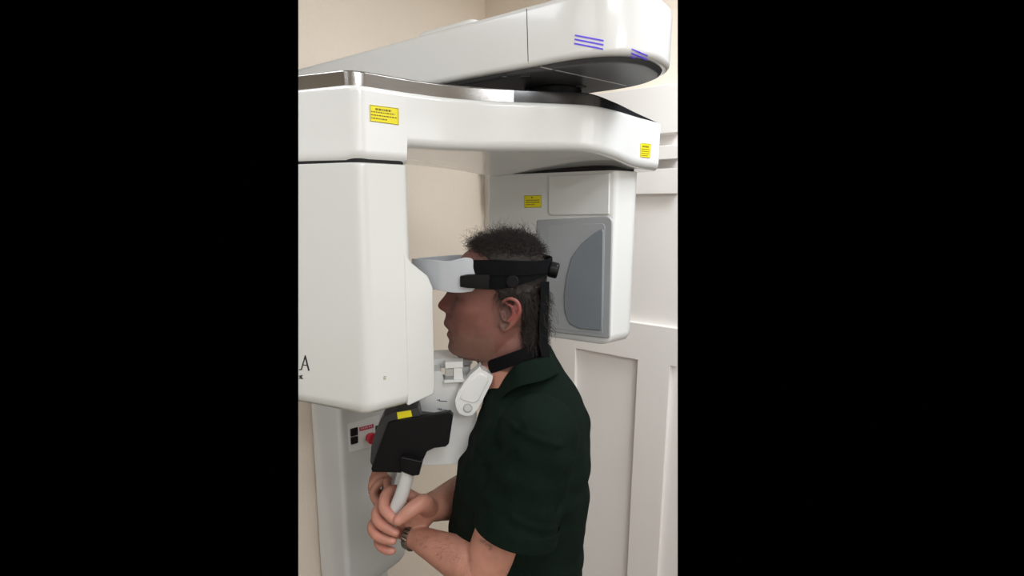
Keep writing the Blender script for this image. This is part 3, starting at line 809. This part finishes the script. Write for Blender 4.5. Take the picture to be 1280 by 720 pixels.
finger(A3([(536, 634, .985), (530, 629, .955), (520, 633, .938), (508.5, 642, .926), (498, 650.5, .921)]), [.0205, .0190, .0160, .0138, .0108])
# left hand, behind, reaching up to the far grip
LH = [(500, 652, 1.035), (494, 648, 1.055), (489, 644, 1.075), (485, 641, 1.092)]
for q in A3(LH):
    tube_bm(body, [LW, LW.lerp(q, .5), q], [.0215, .0185, .0145], 20, 4)
finger(A3([LH[0], (478, 634, 1.045), (467, 618, 1.060), (474, 604, 1.075), (486, 600, 1.080)]), [.0130, .0108, .0100, .0095, .0080])
finger(A3([LH[1], (476, 628, 1.062), (465, 610, 1.078), (472, 596, 1.090), (485, 592, 1.094)]), [.0130, .0108, .0100, .0095, .0080])
finger(A3([LH[2], (475, 622, 1.085), (466, 602, 1.096), (474, 588, 1.105), (486, 584, 1.108)]), [.0125, .0105, .0098, .0092, .0078])
finger(A3([LH[3], (474, 620, 1.105), (467, 598, 1.114), (475, 582, 1.122), (486, 578, 1.124)]), [.0120, .0098, .0090, .0085, .0072])
finger(A3([(506, 655, 1.01), (494, 634, 1.02), (487, 616, 1.035), (484, 602, 1.050)]), [.017, .0135, .0115, .0095])
me = remeshed(body, 0.0024, 2, 0.5)
# tone of the skin: head and neck shade painted in, ruddy nose, cheeks, ears and knuckles, grey stubble, lips
co = np.empty(len(me.vertices) * 3); me.vertices.foreach_get('co', co); co = co.reshape(-1, 3)
base = np.array(srgb(182, 128, 108)[:3]); tone = np.tile(base, (len(co), 1))
hO = np.array(HO); fwv = (co - hO) @ np.array(hf); lv = (co - hO) @ np.array(hl)
def blend(c, w): 
    global tone
    w = np.clip(w, 0, 1)[:, None]; tone = tone * (1 - w) + np.array(srgb(*c)[:3]) * w
def near(p, r): return np.exp(-(((co - np.array(p)) / r) ** 2).sum(1))
headm = co[:, 2] > at(600, 452, 1.02).z
blend((122, 80, 71), 0.92 * headm)  # whole head darkened, its shade is painted into the skin
blend((104, 66, 56), 0.7 * headm * np.clip((fwv < .05) * (at(600, 415, 1.02).z - co[:, 2]) / .03, 0, 1))  # neck darker still, painted shade below the jaw
blend((150, 72, 66), 0.8 * near(hp(549, 384, 0), .022)); 
for sd__ in (1, -1):
    blend((140, 82, 74), 0.4 * near(hp(588, 388, .055 * sd__), .030))
    blend((158, 78, 72), 0.8 * near(hp(642, 388, .088 * sd__), .026))
pm = prof_pt(562, 425)
stub = headm * (1 / (1 + np.exp(-(at(600, 412, 1.02).z - co[:, 2]) / 0.005))) * (fwv > -0.0)
blend((126, 94, 80), 0.6 * stub)
blend((122, 90, 78), 0.6 * near(hp(556, 401, 0), .012))
lip = np.exp(-((co[:, 2] - at(558, 414, 1.02).z) / .0085) ** 2) * np.exp(-(lv / .024) ** 4) * (fwv > prof_pt(568, 414)[0])
blend((146, 78, 72), 0.7 * lip)
blend((110, 60, 56), 0.8 * np.exp(-((co[:, 2] - at(558, 415, 1.02).z) / .0016) ** 2) * np.exp(-(lv / .026) ** 4) * (fwv > prof_pt(572, 414)[0]))
brow = np.exp(-((co[:, 2] - at(565, 357, 1.02).z) / .004) ** 2) * np.exp(-((abs(lv) - .030) / .018) ** 4) * (fwv > .07)
blend((80, 64, 54), 0.8 * brow)
lash = np.exp(-((co[:, 2] - at(580, 372.6, 1.02).z) / .0014) ** 2) * np.exp(-((abs(lv) - .034) / .014) ** 4) * (fwv > .055)
blend((70, 44, 40), 0.8 * lash)
scalp = (co[:, 2] > at(600, 400, 1.02).z) * (1 / (1 + np.exp((fwv - (-.005)) / 0.004))) * (abs(lv) < .082)
blend((84, 64, 54), 0.7 * scalp * headm)
for q in ((488, 634), (478, 650), (474, 664), (481, 680), (500, 648)):
    blend((196, 118, 104), 0.5 * near(at(q[0], q[1], .945), .014))
for q in ((498, 650.5, .9125), (494, 651, .922), (494.5, 665.5, .928), (491, 676, .930), (490.5, 688.5, .937)):
    blend((214, 150, 138), 0.65 * near(at(*q), .0062))
# a small tattoo on the upper arm
dpt = co - np.array(CAM); cp_, sp_ = math.cos(PITCH), math.sin(PITCH)
den = dpt[:, 1] * cp_ - dpt[:, 2] * sp_; pxs_ = CX + F * dpt[:, 0] / den; pys_ = CY - F * (dpt[:, 1] * sp_ + dpt[:, 2] * cp_) / den
for q in ((601, 675.5), (604, 677.5), (606.5, 676.5), (608, 680.5), (611.5, 681.5), (614, 683), (613, 686)):
    blend((96, 74, 72), 0.75 * np.exp(-((pxs_ - q[0]) ** 2 + (pys_ - q[1]) ** 2) / 3.2) * (co[:, 1] < .88))
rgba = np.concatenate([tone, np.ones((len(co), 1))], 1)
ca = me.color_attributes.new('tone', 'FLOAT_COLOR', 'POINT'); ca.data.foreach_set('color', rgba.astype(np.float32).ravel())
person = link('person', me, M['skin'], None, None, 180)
person['label'] = 'standing person in a dark green short-sleeved shirt, facing the machine and gripping its handles'
person['category'] = 'person'

# ------------------------------------------------------------------ shirt
bm = bmesh.new()
shirt_tab = [(440, 668, 24, .050), (450, 665, 30, .066), (460, 663, 36, .088), (470, 661, 44, .108), (486, 663, 54, .145), (505, 666, 62, .172), (530, 666, 69.5, .190), (570, 656.5, 79.5, .188), (620, 651.5, 82.5, .176), (680, 644, 83.5, .170), (745, 640, 83, .172), (860, 640, 82, .180)]
R = trunk_rings(0.0, shirt_tab, 72, 0.0012); loft(bm, R)
def sleeve(p, q, hem, r0, r1):
    tube_bm(bm, [p + (p - q).normalized() * -0.0, p.lerp(q, .25), p.lerp(q, .55), p.lerp(q, .8), q], [r0, r0 * 1.02, r0 * 1.0, (r0 + r1) / 2, r1], 40, 4, caps=False)
    ellipsoid(bm, p, r0, r0, r0, seg=32)
SLE = at(644, 664, .868)
sleeve(at(672, 545, .895), SLE, None, .0775, .0790)
# hem band of the sleeve
ax = (SLE - at(672, 545, .895)).normalized()
sleeve(RS, RS.lerp(RE, .62), None, .070, .068)
me = remeshed(bm, 0.004, 4, 0.6)
co = np.empty(len(me.vertices) * 3); me.vertices.foreach_get('co', co); co = co.reshape(-1, 3)
no = np.empty(len(me.vertices) * 3); me.vertices.foreach_get('normal', no); no = no.reshape(-1, 3)
def wob(c, f, ph): return np.sin(c @ np.array(f) + ph)
A = at(655, 560, .85); B_ = at(600, 600, .9)
fold = 0.0016 * wob(co, (60, 25, 55), 0) * wob(co, (14, 9, -22), 1.2) + 0.0012 * wob(co, (90, -40, 70), 2) * wob(co, (-20, 30, 18), .4) + 0.0009 * wob(co, (35, 20, 120), .7)
sh = near if False else None
for (px1, py1, px2, py2, Y, d, w) in ((600, 560, 648, 512, .93, .006, .007), (604, 580, 640, 545, .90, .005, .006), (612, 610, 636, 575, .88, -.005, .007), (640, 535, 700, 552, .84, -.0035, .006), (598, 545, 625, 500, .96, -.005, .006), (690, 600, 720, 560, .93, .004, .008), (640, 640, 690, 660, .82, -.003, .006)):
    p, q = np.array(at(px1, py1, Y)), np.array(at(px2, py2, Y)); v = q - p; L2 = v @ v
    t = np.clip(((co - p) @ v) / L2, 0, 1); c = p + t[:, None] * v
    dxz = (co - c)[:, [0, 2]]; dd = np.sqrt((dxz ** 2).sum(1)); fold -= d * np.exp(-(dd / w) ** 2) * ((co[:, 1] < 1.0))
co += no * fold[:, None]
me.vertices.foreach_set('co', co.ravel()); me.update()
shirt_me = me
# open the neck: V front, then cut everything above the neckline
bm = bmesh.new(); bm.from_mesh(me)
n1 = at(640, 463, 1.02); 
# neckline plane falls from the nape to the throat
pA, pB = prof_pt(688, 426), prof_pt(622, 456)
dirv = hf * (pB[0] - pA[0]) + Z * (pB[1] - pA[1]); nrm = dirv.cross(hl).normalized()
if nrm.z < 0: nrm = -nrm
P_ = Vector((HO.x, HO.y, pA[1])) + hf * pA[0]
bmesh.ops.bisect_plane(bm, geom=bm.verts[:] + bm.edges[:] + bm.faces[:], plane_co=P_, plane_no=nrm, clear_outer=True)
# V opening
vc = Vector((HO.x, HO.y, 0)) + hf * prof_pt(600, 500)[0]
zt0, zb0 = at(622, 470, 1.0).z, at(600, 520, 1.0).z
dead = []
for f in bm.faces:
    c = f.calc_center_median(); la = (c - Vector(HO)).dot(hl); fw = (c - Vector(HO)).dot(hf)
    if fw > prof_pt(640, 480)[0] and c.z > zb0 and abs(la) < 0.052 * (c.z - zb0) / (zt0 - zb0): dead.append(f)
bmesh.ops.delete(bm, geom=dead, context='FACES')
# open the sleeve end for the arm and keep a hem there
ends = [f for f in bm.faces if f.calc_center_median().z < 0]
for v in bm.verts: pass
bm.to_mesh(me); bm.free()
shirt = link('shirt', me, M['shirt'], person, 'dark green short-sleeved knit shirt', 60)
so = shirt.modifiers.new('thick', 'SOLIDIFY'); so.thickness = 0.002; so.offset = -1
# hem band ring of the near sleeve
bm = bmesh.new()
q = ax.to_track_quat('Z', 'Y').to_matrix()
R = []
for s, r in ((-.030, .0780), (-.029, .0790), (-.027, .0794), (-.004, .0800), (.001, .0790), (.001, .0770), (-.02, .0770)):
    R.append([SLE + ax * s + q @ Vector((math.cos(t) * r, math.sin(t) * r, 0)) for t in [2 * math.pi * k / 64 for k in range(64)]])
loft(bm, R, caps=False)
obj('sleeve_hem', bm, M['shirt'], shirt)
# collar, turned down round the neck and open at the throat
bm = bmesh.new(); R = []
cpath = [(687, 444, .004), (683, 445, .034), (672, 450, .060), (658, 454, .074), (645, 459, .077), (634, 470, .070), (624, 486, .056), (613, 503, .038), (606, 516, .018)]
CP = [hp(*q) for q in cpath]; CP = [p + hl * -2 * q[2] for p, q in zip(CP[::-1], cpath[::-1])] + CP
ccen = hp(648, 470, 0)
cp2 = []
arr = np.array([list(p) for p in CP]); arr = cr(arr, 5)
order = list(range(len(arr)))
# start at the far throat, round the nape, to the near throat
far = cr(np.array([list(hp(q[0], q[1], q[2]) + hl * -2 * q[2]) for q in cpath[::-1]]), 5); nearp = cr(np.array([list(hp(*q)) for q in cpath]), 5)
arr = np.vstack([far, nearp])
for i, p in enumerate(arr):
    p = Vector(p); out = (p - ccen); out.z = 0; out.normalize()
    u = abs(i - len(arr) / 2) / (len(arr) / 2); fall = Z * -1
    wd = .034
    R.append([p - out * .003 + Z * .002, p + Z * .004, p + out * .004 + Z * .001, p + out * (.014) - Z * wd * .5, p + out * .021 - Z * wd, p + out * .018 - Z * wd, p + out * .008 - Z * wd * .5, p - out * .002 - Z * wd * .8])
loft(bm, R, close=True, caps=True)
obj('collar', bm, M['shirt'], shirt, smooth=60)

# trousers, shoes (below the frame)
def at_z(px, Y, z): return Vector((at(px, 700, Y).x, Y, z))
bm = bmesh.new()
hipc = TC(640, 800); hipc.z = 0.95
def tro(cx, cy, z, rx, ry): return [Vector((cx, cy, z)) + tf * math.cos(t) * rx + tl * math.sin(t) * ry for t in [2 * math.pi * k / 40 for k in range(40)]]
loft(bm, [tro(hipc.x, hipc.y, 1.04, .100, .135), tro(hipc.x, hipc.y, .98, .108, .150), tro(hipc.x, hipc.y, .90, .118, .165), tro(hipc.x, hipc.y, .82, .11, .175)])
feet = []
for s in (1, -1):
    hx = hipc + tl * 0.088 * s
    tube_bm(bm, [Vector((hx.x, hx.y, .90)), Vector((hx.x, hx.y, .70)), Vector((hx.x, hx.y, .50)) + tf * .012, Vector((hx.x, hx.y, .28)) - tf * .004, Vector((hx.x, hx.y, .07)) - tf * .012], [.092, .084, .068, .060, .056], 32, 4, caps=False)
    feet.append(Vector((hx.x, hx.y, 0)))
link('trousers', remeshed(bm, 0.008, 4), M['trouser'], person, None, 60)
for p in feet:
    bm = bmesh.new()
    for z0, z1, g, mm in ((0.0, 0.025, 0.004, 0),):
        pts = []
        for k in range(28):
            t = 2 * math.pi * k / 28; l = .145 * math.cos(t) + .045; w = .046 * math.sin(t) * (1 + .12 * math.cos(t))
            pts.append(p + tf * l + tl * w + Z * z0)
        extrude_poly(bm, pts, (0, 0, z1)); bevel(bm, .004)
    R = []
    for z, l0, l1, w in ((.02, -.098, .186, .045), (.04, -.096, .184, .046), (.06, -.09, .165, .043), (.08, -.082, .10, .040), (.10, -.075, .045, .038), (.12, -.072, .03, .036)):
        R.append([p + tf * ((l0 + l1) / 2 + (l1 - l0) / 2 * math.cos(t)) + tl * w * math.sin(t) + Z * z for t in [2 * math.pi * k / 28 for k in range(28)]])
    loft(bm, R)
    obj('shoe', bm, M['shoe'], person)

# wristwatch with a link bracelet, ring
bm = bmesh.new()
axw = (LE - LW).normalized(); qw = axw.to_track_quat('Z', 'Y').to_matrix(); wc = LW + axw * 0.004
for k in range(22):
    t = 2 * math.pi * k / 22
    c = wc + qw @ Vector((math.cos(t), math.sin(t), 0)) * .0268
    m = Matrix.Translation(c) @ (qw @ Matrix.Rotation(t, 3, 'Z')).to_4x4() @ Matrix.Diagonal((.0052, .0068, .0145, 1))
    bmesh.ops.create_cube(bm, size=1, matrix=m)
bevel(bm, .0012, 2)
watch = obj('wristwatch', bm, M['silver'], person, 'silver link bracelet watch')
bm = bmesh.new()
for k in range(40):
    t = 2 * math.pi * k / 40
R = [[wc + qw @ Vector((math.cos(t) * r, math.sin(t) * r, s)) for t in [2 * math.pi * k / 40 for k in range(40)]] for s, r in ((-.005, .0235), (.005, .0235), (.005, .0262), (-.005, .0262))]
R = [list(x) for x in zip(*R)]; R.append(R[0]); loft(bm, R, caps=False)
obj('watch_band', bm, M['black'], watch)
rc = at(465.5, 611, 1.078); rd = (at(476, 628, 1.062) - at(465, 610, 1.078)).normalized(); qr = rd.to_track_quat('Z', 'Y').to_matrix()
bm = bmesh.new(); rc = at(465, 610, 1.078).lerp(at(476, 628, 1.062), .15)
R = [[rc + qr @ Vector((math.cos(t) * r, math.sin(t) * r, s)) for t in [2 * math.pi * k / 32 for k in range(32)]] for s, r in ((-.002, .0100), (.002, .0100), (.002, .0121), (-.002, .0121))]
R = [list(x) for x in zip(*R)]; R.append(R[0]); loft(bm, R, caps=False)
obj('finger_ring', bm, M['silver'], person)

# ------------------------------------------------------------------ hair
HB = Surf([person])
cap_front = np.array([(292, 596), (300, 586), (310, 590), (320, 604), (332, 612), (345, 615), (362, 614), (370, 617), (376, 623), (377.5, 652), (392, 653), (405, 651), (420, 652), (432, 660), (436, 676)])
def hair_ok(px, py): return px > np.interp(py, cap_front[:, 0], cap_front[:, 1])
# scalp points from the head table
def seen(p):                                    # pixel of a point
    d = p - CAM; u = Vector((0, math.sin(PITCH), math.cos(PITCH))); f = Vector((0, math.cos(PITCH), -math.sin(PITCH)))
    return CX + F * d.x / d.dot(f), CY - F * d.dot(u) / d.dot(f)
def scalp_point(y, th, off=0.0):
    Fp = np.interp(y, T[:, 0], T[:, 1]); Bp = np.interp(y, T[:, 0], T[:, 2]); Wd = np.interp(y, T[:, 0], T[:, 3]) + off
    if y > 400: Bp = 674 - (y - 400) * 0.05; Fp = 600; Wd = max(Wd, .058)
    elif y > 376: Bp = Bp + (674 - Bp) * min(1, (y - 376) / 24.0)
    F0, z = prof_pt(Fp, y); B0, _ = prof_pt(Bp, y); c0 = prof_pt(632, y)[0] * 0.5 + (F0 + B0) * 0.25
    F0 += off; B0 -= off
    c, s = math.cos(th), math.sin(th); e = 2 / 2.25
    cc = math.copysign(abs(c) ** e, c); ss = math.copysign(abs(s) ** e, s)
    fw = c0 + (F0 - c0) * cc if c > 0 else c0 + (c0 - B0) * cc
    lt = Wd * ss
    P = Vector((HO.x, HO.y, z)) + hf * fw + hl * lt
    return P, seen(Vector((HO.x, HO.y, z)) + hf * fw + hl * abs(lt))
bm = bmesh.new(); ys = np.linspace(296.5, 432, 60); NA = 96; grid = {}
for j, y in enumerate(ys):
    for k in range(NA):
        p, px = scalp_point(y, 2 * math.pi * k / NA, 0.004 if y < 400 else .003)
        if hair_ok(px[0] - 1.5, px[1]):
            grid[j, k] = bm.verts.new(p + Vector((rng.normal(), rng.normal(), rng.normal())) * 0.0014)
for j in range(len(ys) - 1):
    for k in range(NA):
        q = [(j, k), (j, (k + 1) % NA), (j + 1, (k + 1) % NA), (j + 1, k)]
        if all(x in grid for x in q): bm.faces.new([grid[x] for x in q])
hair_cap = obj('hair', bm, M['hair'], person, 'brown curly greying hair', smooth=60)
hm = hair_cap.modifiers.new('thick', 'SOLIDIFY'); hm.thickness = 0.008; hm.offset = -1

def strands(n, ysel, length, curl, lift, down, rad=.00045, seed=1, name='hair_strands', mt=M['hair'], front_bias=0):
    r = np.random.default_rng(seed); V = []; Fc = []; cnt = 0
    ctr = Vector((HO.x, HO.y, HO.z + 0.03)) - hf * 0.02
    while cnt < n:
        y = ysel(r); th = r.uniform(0, 2 * math.pi)
        p, px = scalp_point(y, th, 0.003)
        if not hair_ok(px[0], px[1]): continue
        if y > 372 and px[0] < 654 and px[1] < 418: continue
        if 319 < px[1] < 363 and px[0] > 598: continue
        cnt += 1
        nrm_ = (p - ctr).normalized(); 
        side = Vector(r.normal(size=3)).normalized()
        L = length * r.uniform(.5, 1.3); ns = 8
        back = -hf * r.uniform(0.0, .8) if r.random() > front_bias else hf * r.uniform(0.2, .9)
        d0 = (nrm_ * lift + back * 0.8 + Z * -down + side * .5).normalized()
        u = d0.cross(side).normalized(); v = d0.cross(u)
        ph = r.uniform(0, 6.28); cr_ = curl * r.uniform(.4, 1.3); w = r.uniform(3, 7) * r.choice([-1, 1])
        pts = []
        for k in range(ns + 1):
            t = k / ns
            q = p + d0 * L * t + (u * (math.cos(ph + w * t) - math.cos(ph)) + v * (math.sin(ph + w * t) - math.sin(ph))) * cr_ - Z * down * L * t * t * .4
            pts.append(q)
        for k in range(ns + 1):
            dd = (pts[min(k + 1, ns)] - pts[max(k - 1, 0)]).normalized(); a1 = dd.orthogonal().normalized(); a2 = dd.cross(a1)
            rr_ = rad * (1 - .6 * k / ns)
            for m in range(3): V.append(pts[k] + (a1 * math.cos(2.094 * m) + a2 * math.sin(2.094 * m)) * rr_)
        b0 = len(V) - 3 * (ns + 1)
        for k in range(ns):
            for m in range(3):
                i0 = b0 + 3 * k + m; i1 = b0 + 3 * k + (m + 1) % 3
                Fc.append((i0, i1, i1 + 3, i0 + 3))
    me = bpy.data.meshes.new(name); me.from_pydata(V, [], Fc); me.update()
    return link(name, me, mt, hair_cap, None, 180)
strands(3200, lambda r: 296.3 + 50 * r.random() ** 1.2, .020, .0048, .42, .1, seed=2, front_bias=.35)
strands(1500, lambda r: r.uniform(340, 400), .022, .0035, .35, .8, seed=3)
strands(2600, lambda r: r.uniform(385, 426), .022, .0045, .38, .8, seed=4)
strands(420, lambda r: r.uniform(296.2, 306), .026, .0065, .6, -.05, rad=.00036, seed=5, front_bias=.8)
strands(120, lambda r: r.uniform(384, 408), .034, .008, .55, .5, rad=.00045, seed=6)
strands(260, lambda r: r.uniform(297, 306), .034, .009, .55, -.02, rad=.00034, seed=8, front_bias=.95)

# short hairs on the near forearm
PB_ = Surf([person]); V = []; Fc = []; r = np.random.default_rng(11)
for k in range(650):
    u = r.random(); t = r.uniform(-1, 1)
    h = PB_.hit(515 + (625 - 515) * u + t * 6, 668 + (712 - 668) * u + t * (12 + 16 * u))
    if h is None or h[0].y > 1.02 or h[0].x > at(592, 690, .9).x or h[0].z > at(600, 652, .9).z: continue
    d = (Vector((r.normal() * .5 - .2, r.normal() * .3, r.normal() * .5 - .5)) * .6 + h[1] * .22).normalized() * r.uniform(.006, .012)
    s_ = d.cross(h[1])  .normalized() * .00009; n = len(V)
    V += [h[0] - s_, h[0] + s_, h[0] + h[1] * .0003, h[0] + d]; Fc += [(n, n + 1, n + 3), (n + 1, n + 2, n + 3), (n + 2, n, n + 3), (n, n + 2, n + 1)]
me = bpy.data.meshes.new('arm_hair'); me.from_pydata(V, [], Fc); link('arm_hair', me, M['armhair'], person, None, None)

# ------------------------------------------------------------------ head support: white visor, black straps
visor = thing('head_band', 'black head strap with a white curved forehead visor around the person\'s head', 'head band', hp(600, 350, 0))
def hring(pxy, lat): return hp(pxy, 345, lat)
bm = bmesh.new()
# plan of the visor from the near temple round the front to the far temple: forward px, lateral m, top py, bottom py
vs_ = [(597, .092, 343, 352), (591.5, .092, 325.5, 363), (583, .093, 322, 365.2), (574, .093, 323.5, 366), (562, .092, 326.3, 365.4), (548, .087, 325.6, 363), (534, .074, 324.6, 361.3), (523, .054, 323.8, 360.5), (516.5, .028, 323.3, 360), (515, 0, 323, 360)]
vs_ = vs_ + [(x, -l, t, b_) for x, l, t, b_ in vs_[-2::-1]]
V3 = np.array(vs_, float); fine = cr(V3, 6)
R = []
for i, s in enumerate(fine):
    j0, j1 = fine[max(i - 1, 0)], fine[min(i + 1, len(fine) - 1)]
    p0, p1 = hp(j0[0], 345, j0[1]), hp(j1[0], 345, j1[1]); t = (p1 - p0); t.z = 0; t.normalize(); nin = Vector((-t.y, t.x, 0))
    c = hp(s[0], 345, s[1]); cen = hp(625, 345, 0)
    if (cen - c).dot(nin) < 0: nin = -nin
    zt_ = hp(s[0], s[2], s[1]).z - max(0, min(1, (.02 - s[1]) / .08)) * .006; zb_ = hp(s[0], s[3], s[1]).z
    th = .0035; R.append([Vector((c.x, c.y, zt_)), Vector((c.x, c.y, (zt_ + zb_) / 2)) - nin * .001, Vector((c.x, c.y, zb_)), Vector((c.x, c.y, zb_)) + nin * th, Vector((c.x, c.y, (zt_ + zb_) / 2)) + nin * (th - .001), Vector((c.x, c.y, zt_)) + nin * th])
loft(bm, R); bevel(bm, .0010, 2, 50)
obj('visor', bm, M['visor'], visor, 'white glossy curved visor', smooth=50)
def zpx(py, lat=.09): return hp(630, py, lat).z
def strap(name, P, th, m=M['strap']):
    R = []                                      # P: (x, y, z top, z bottom) round the head
    P = np.array(P, float); cen = hp(632, 345, 0)
    for i, s in enumerate(P):
        t = Vector((*(P[min(i + 1, len(P) - 1)][:2] - P[max(i - 1, 0)][:2]), 0)).normalized(); nn = Vector((-t.y, t.x, 0))
        c0 = Vector((s[0], s[1], 0))
        if (c0 - Vector((cen.x, cen.y, 0))).dot(nn) < 0: nn = -nn
        R.append([c0 + Z * s[2], c0 + nn * th + Z * (s[2] - .001), c0 + nn * th * 1.2 + Z * (s[2] + s[3]) / 2, c0 + nn * th + Z * (s[3] + .001), c0 + Z * s[3]])
    bm = bmesh.new(); loft(bm, R)
    return obj(name, bm, m, visor, smooth=50)
def round_head(t0, t1, top, bot, off, n=14):
    out = []
    for k in range(n * 4 + 1):
        t = t0 + (t1 - t0) * k / (n * 4)
        p, px = scalp_point(348, t, off); c = math.cos(t)
        out.append((p.x, p.y, zpx(top(c)), zpx(bot(c))))
    return out
# main band, from the near temple round the back to the far temple
strap('head_strap', round_head(math.radians(46), math.radians(314), lambda c: 336 + 2 * c, lambda c: 362.5 - 16 * max(0, -c) ** 1.3, .010, 22), .003)
strap('upper_strap', round_head(math.radians(52), math.radians(308), lambda c: 327 - 3.5 * max(0, .7 - abs(c + .05)), lambda c: 345, .0125, 22), .0028)
cl = [hp(q[0], 352, q[1]) for q in ((576, .0975), (585, .0980), (598, .0975), (612, .0965))]
strap('clip', [(c.x, c.y, zpx(y0, .0975), zpx(y1, .0975)) for c, y0, y1 in zip(cl, (346, 344, 343.2, 343), (360.4, 361.6, 361.8, 362))], .005, M['black'])
for s in (1, -1):
    bm = bmesh.new(); c = hp(641, 352, .0965 * s); cyl(bm, c, hl, .0115, .007, 36); bevel(bm, .0015); cyl(bm, c + hl * s * .004, hl, .0065, .003, 30)
    obj('pivot_button', bm, M['black'], visor)
m4 = Matrix.Translation(hp(692, 337.5, 0.02)) @ Matrix.Rotation(math.radians(-12), 4, hl)
bmk = bmesh.new(); cyl(bmk, (0, 0, 0), hf, .0155, .019, 36); bevel(bmk, .004, 3)
bmesh.ops.transform(bmk, matrix=m4, verts=bmk.verts[:])
obj('adjusting_knob', bmk, M['black'], visor)
h_ = Surf([c for c in visor.children if c.name.startswith(('upper', 'head'))]).hit(611, 346)
if h_:
    bm = bmesh.new(); ellipsoid(bm, h_[0] + h_[1] * .0010, .0030, .0015, .0015, Matrix.Rotation(math.radians(30), 3, 'Y'))
    obj('rivet', bm, M['silver'], visor)
# strap round the neck
nb_ = thing('neck_strap', 'black webbing strap around the person\'s neck above the shirt collar', 'strap', hp(645, 450, 0))
bm = bmesh.new(); R = []
for k in range(72):
    t = 2 * math.pi * k / 72; c_, s_ = math.cos(t), math.sin(t)
    cpx = 642.5 - 36.5 * c_ ; lat = .070 * s_
    py = 448 + 13.5 * c_ ; hgt = 8.5
    o_ = hp(cpx, py - hgt, lat); u_ = hp(cpx + 1.5, py + hgt, lat)
    rad_ = (hp(cpx, py, lat) - hp(642.5, py, 0)).normalized()
    R.append([o_, o_ + rad_ * .003, u_ + rad_ * .0035, u_])
R.append(R[0]); loft(bm, R, caps=False)
obj('band', bm, M['strap'], nb_, smooth=50)
bm = bmesh.new()
R = []
for py, px in ((352, 686), (370, 686), (390, 685), (410, 684), (430, 684.5), (446, 687)):
    R.append([hp(px, py, .034), hp(px, py, .030) - hf * .001, hp(px - 10, py, .056), hp(px - 10, py, .060)])
loft(bm, R)
obj('back_strap', bm, M['strap'], visor)
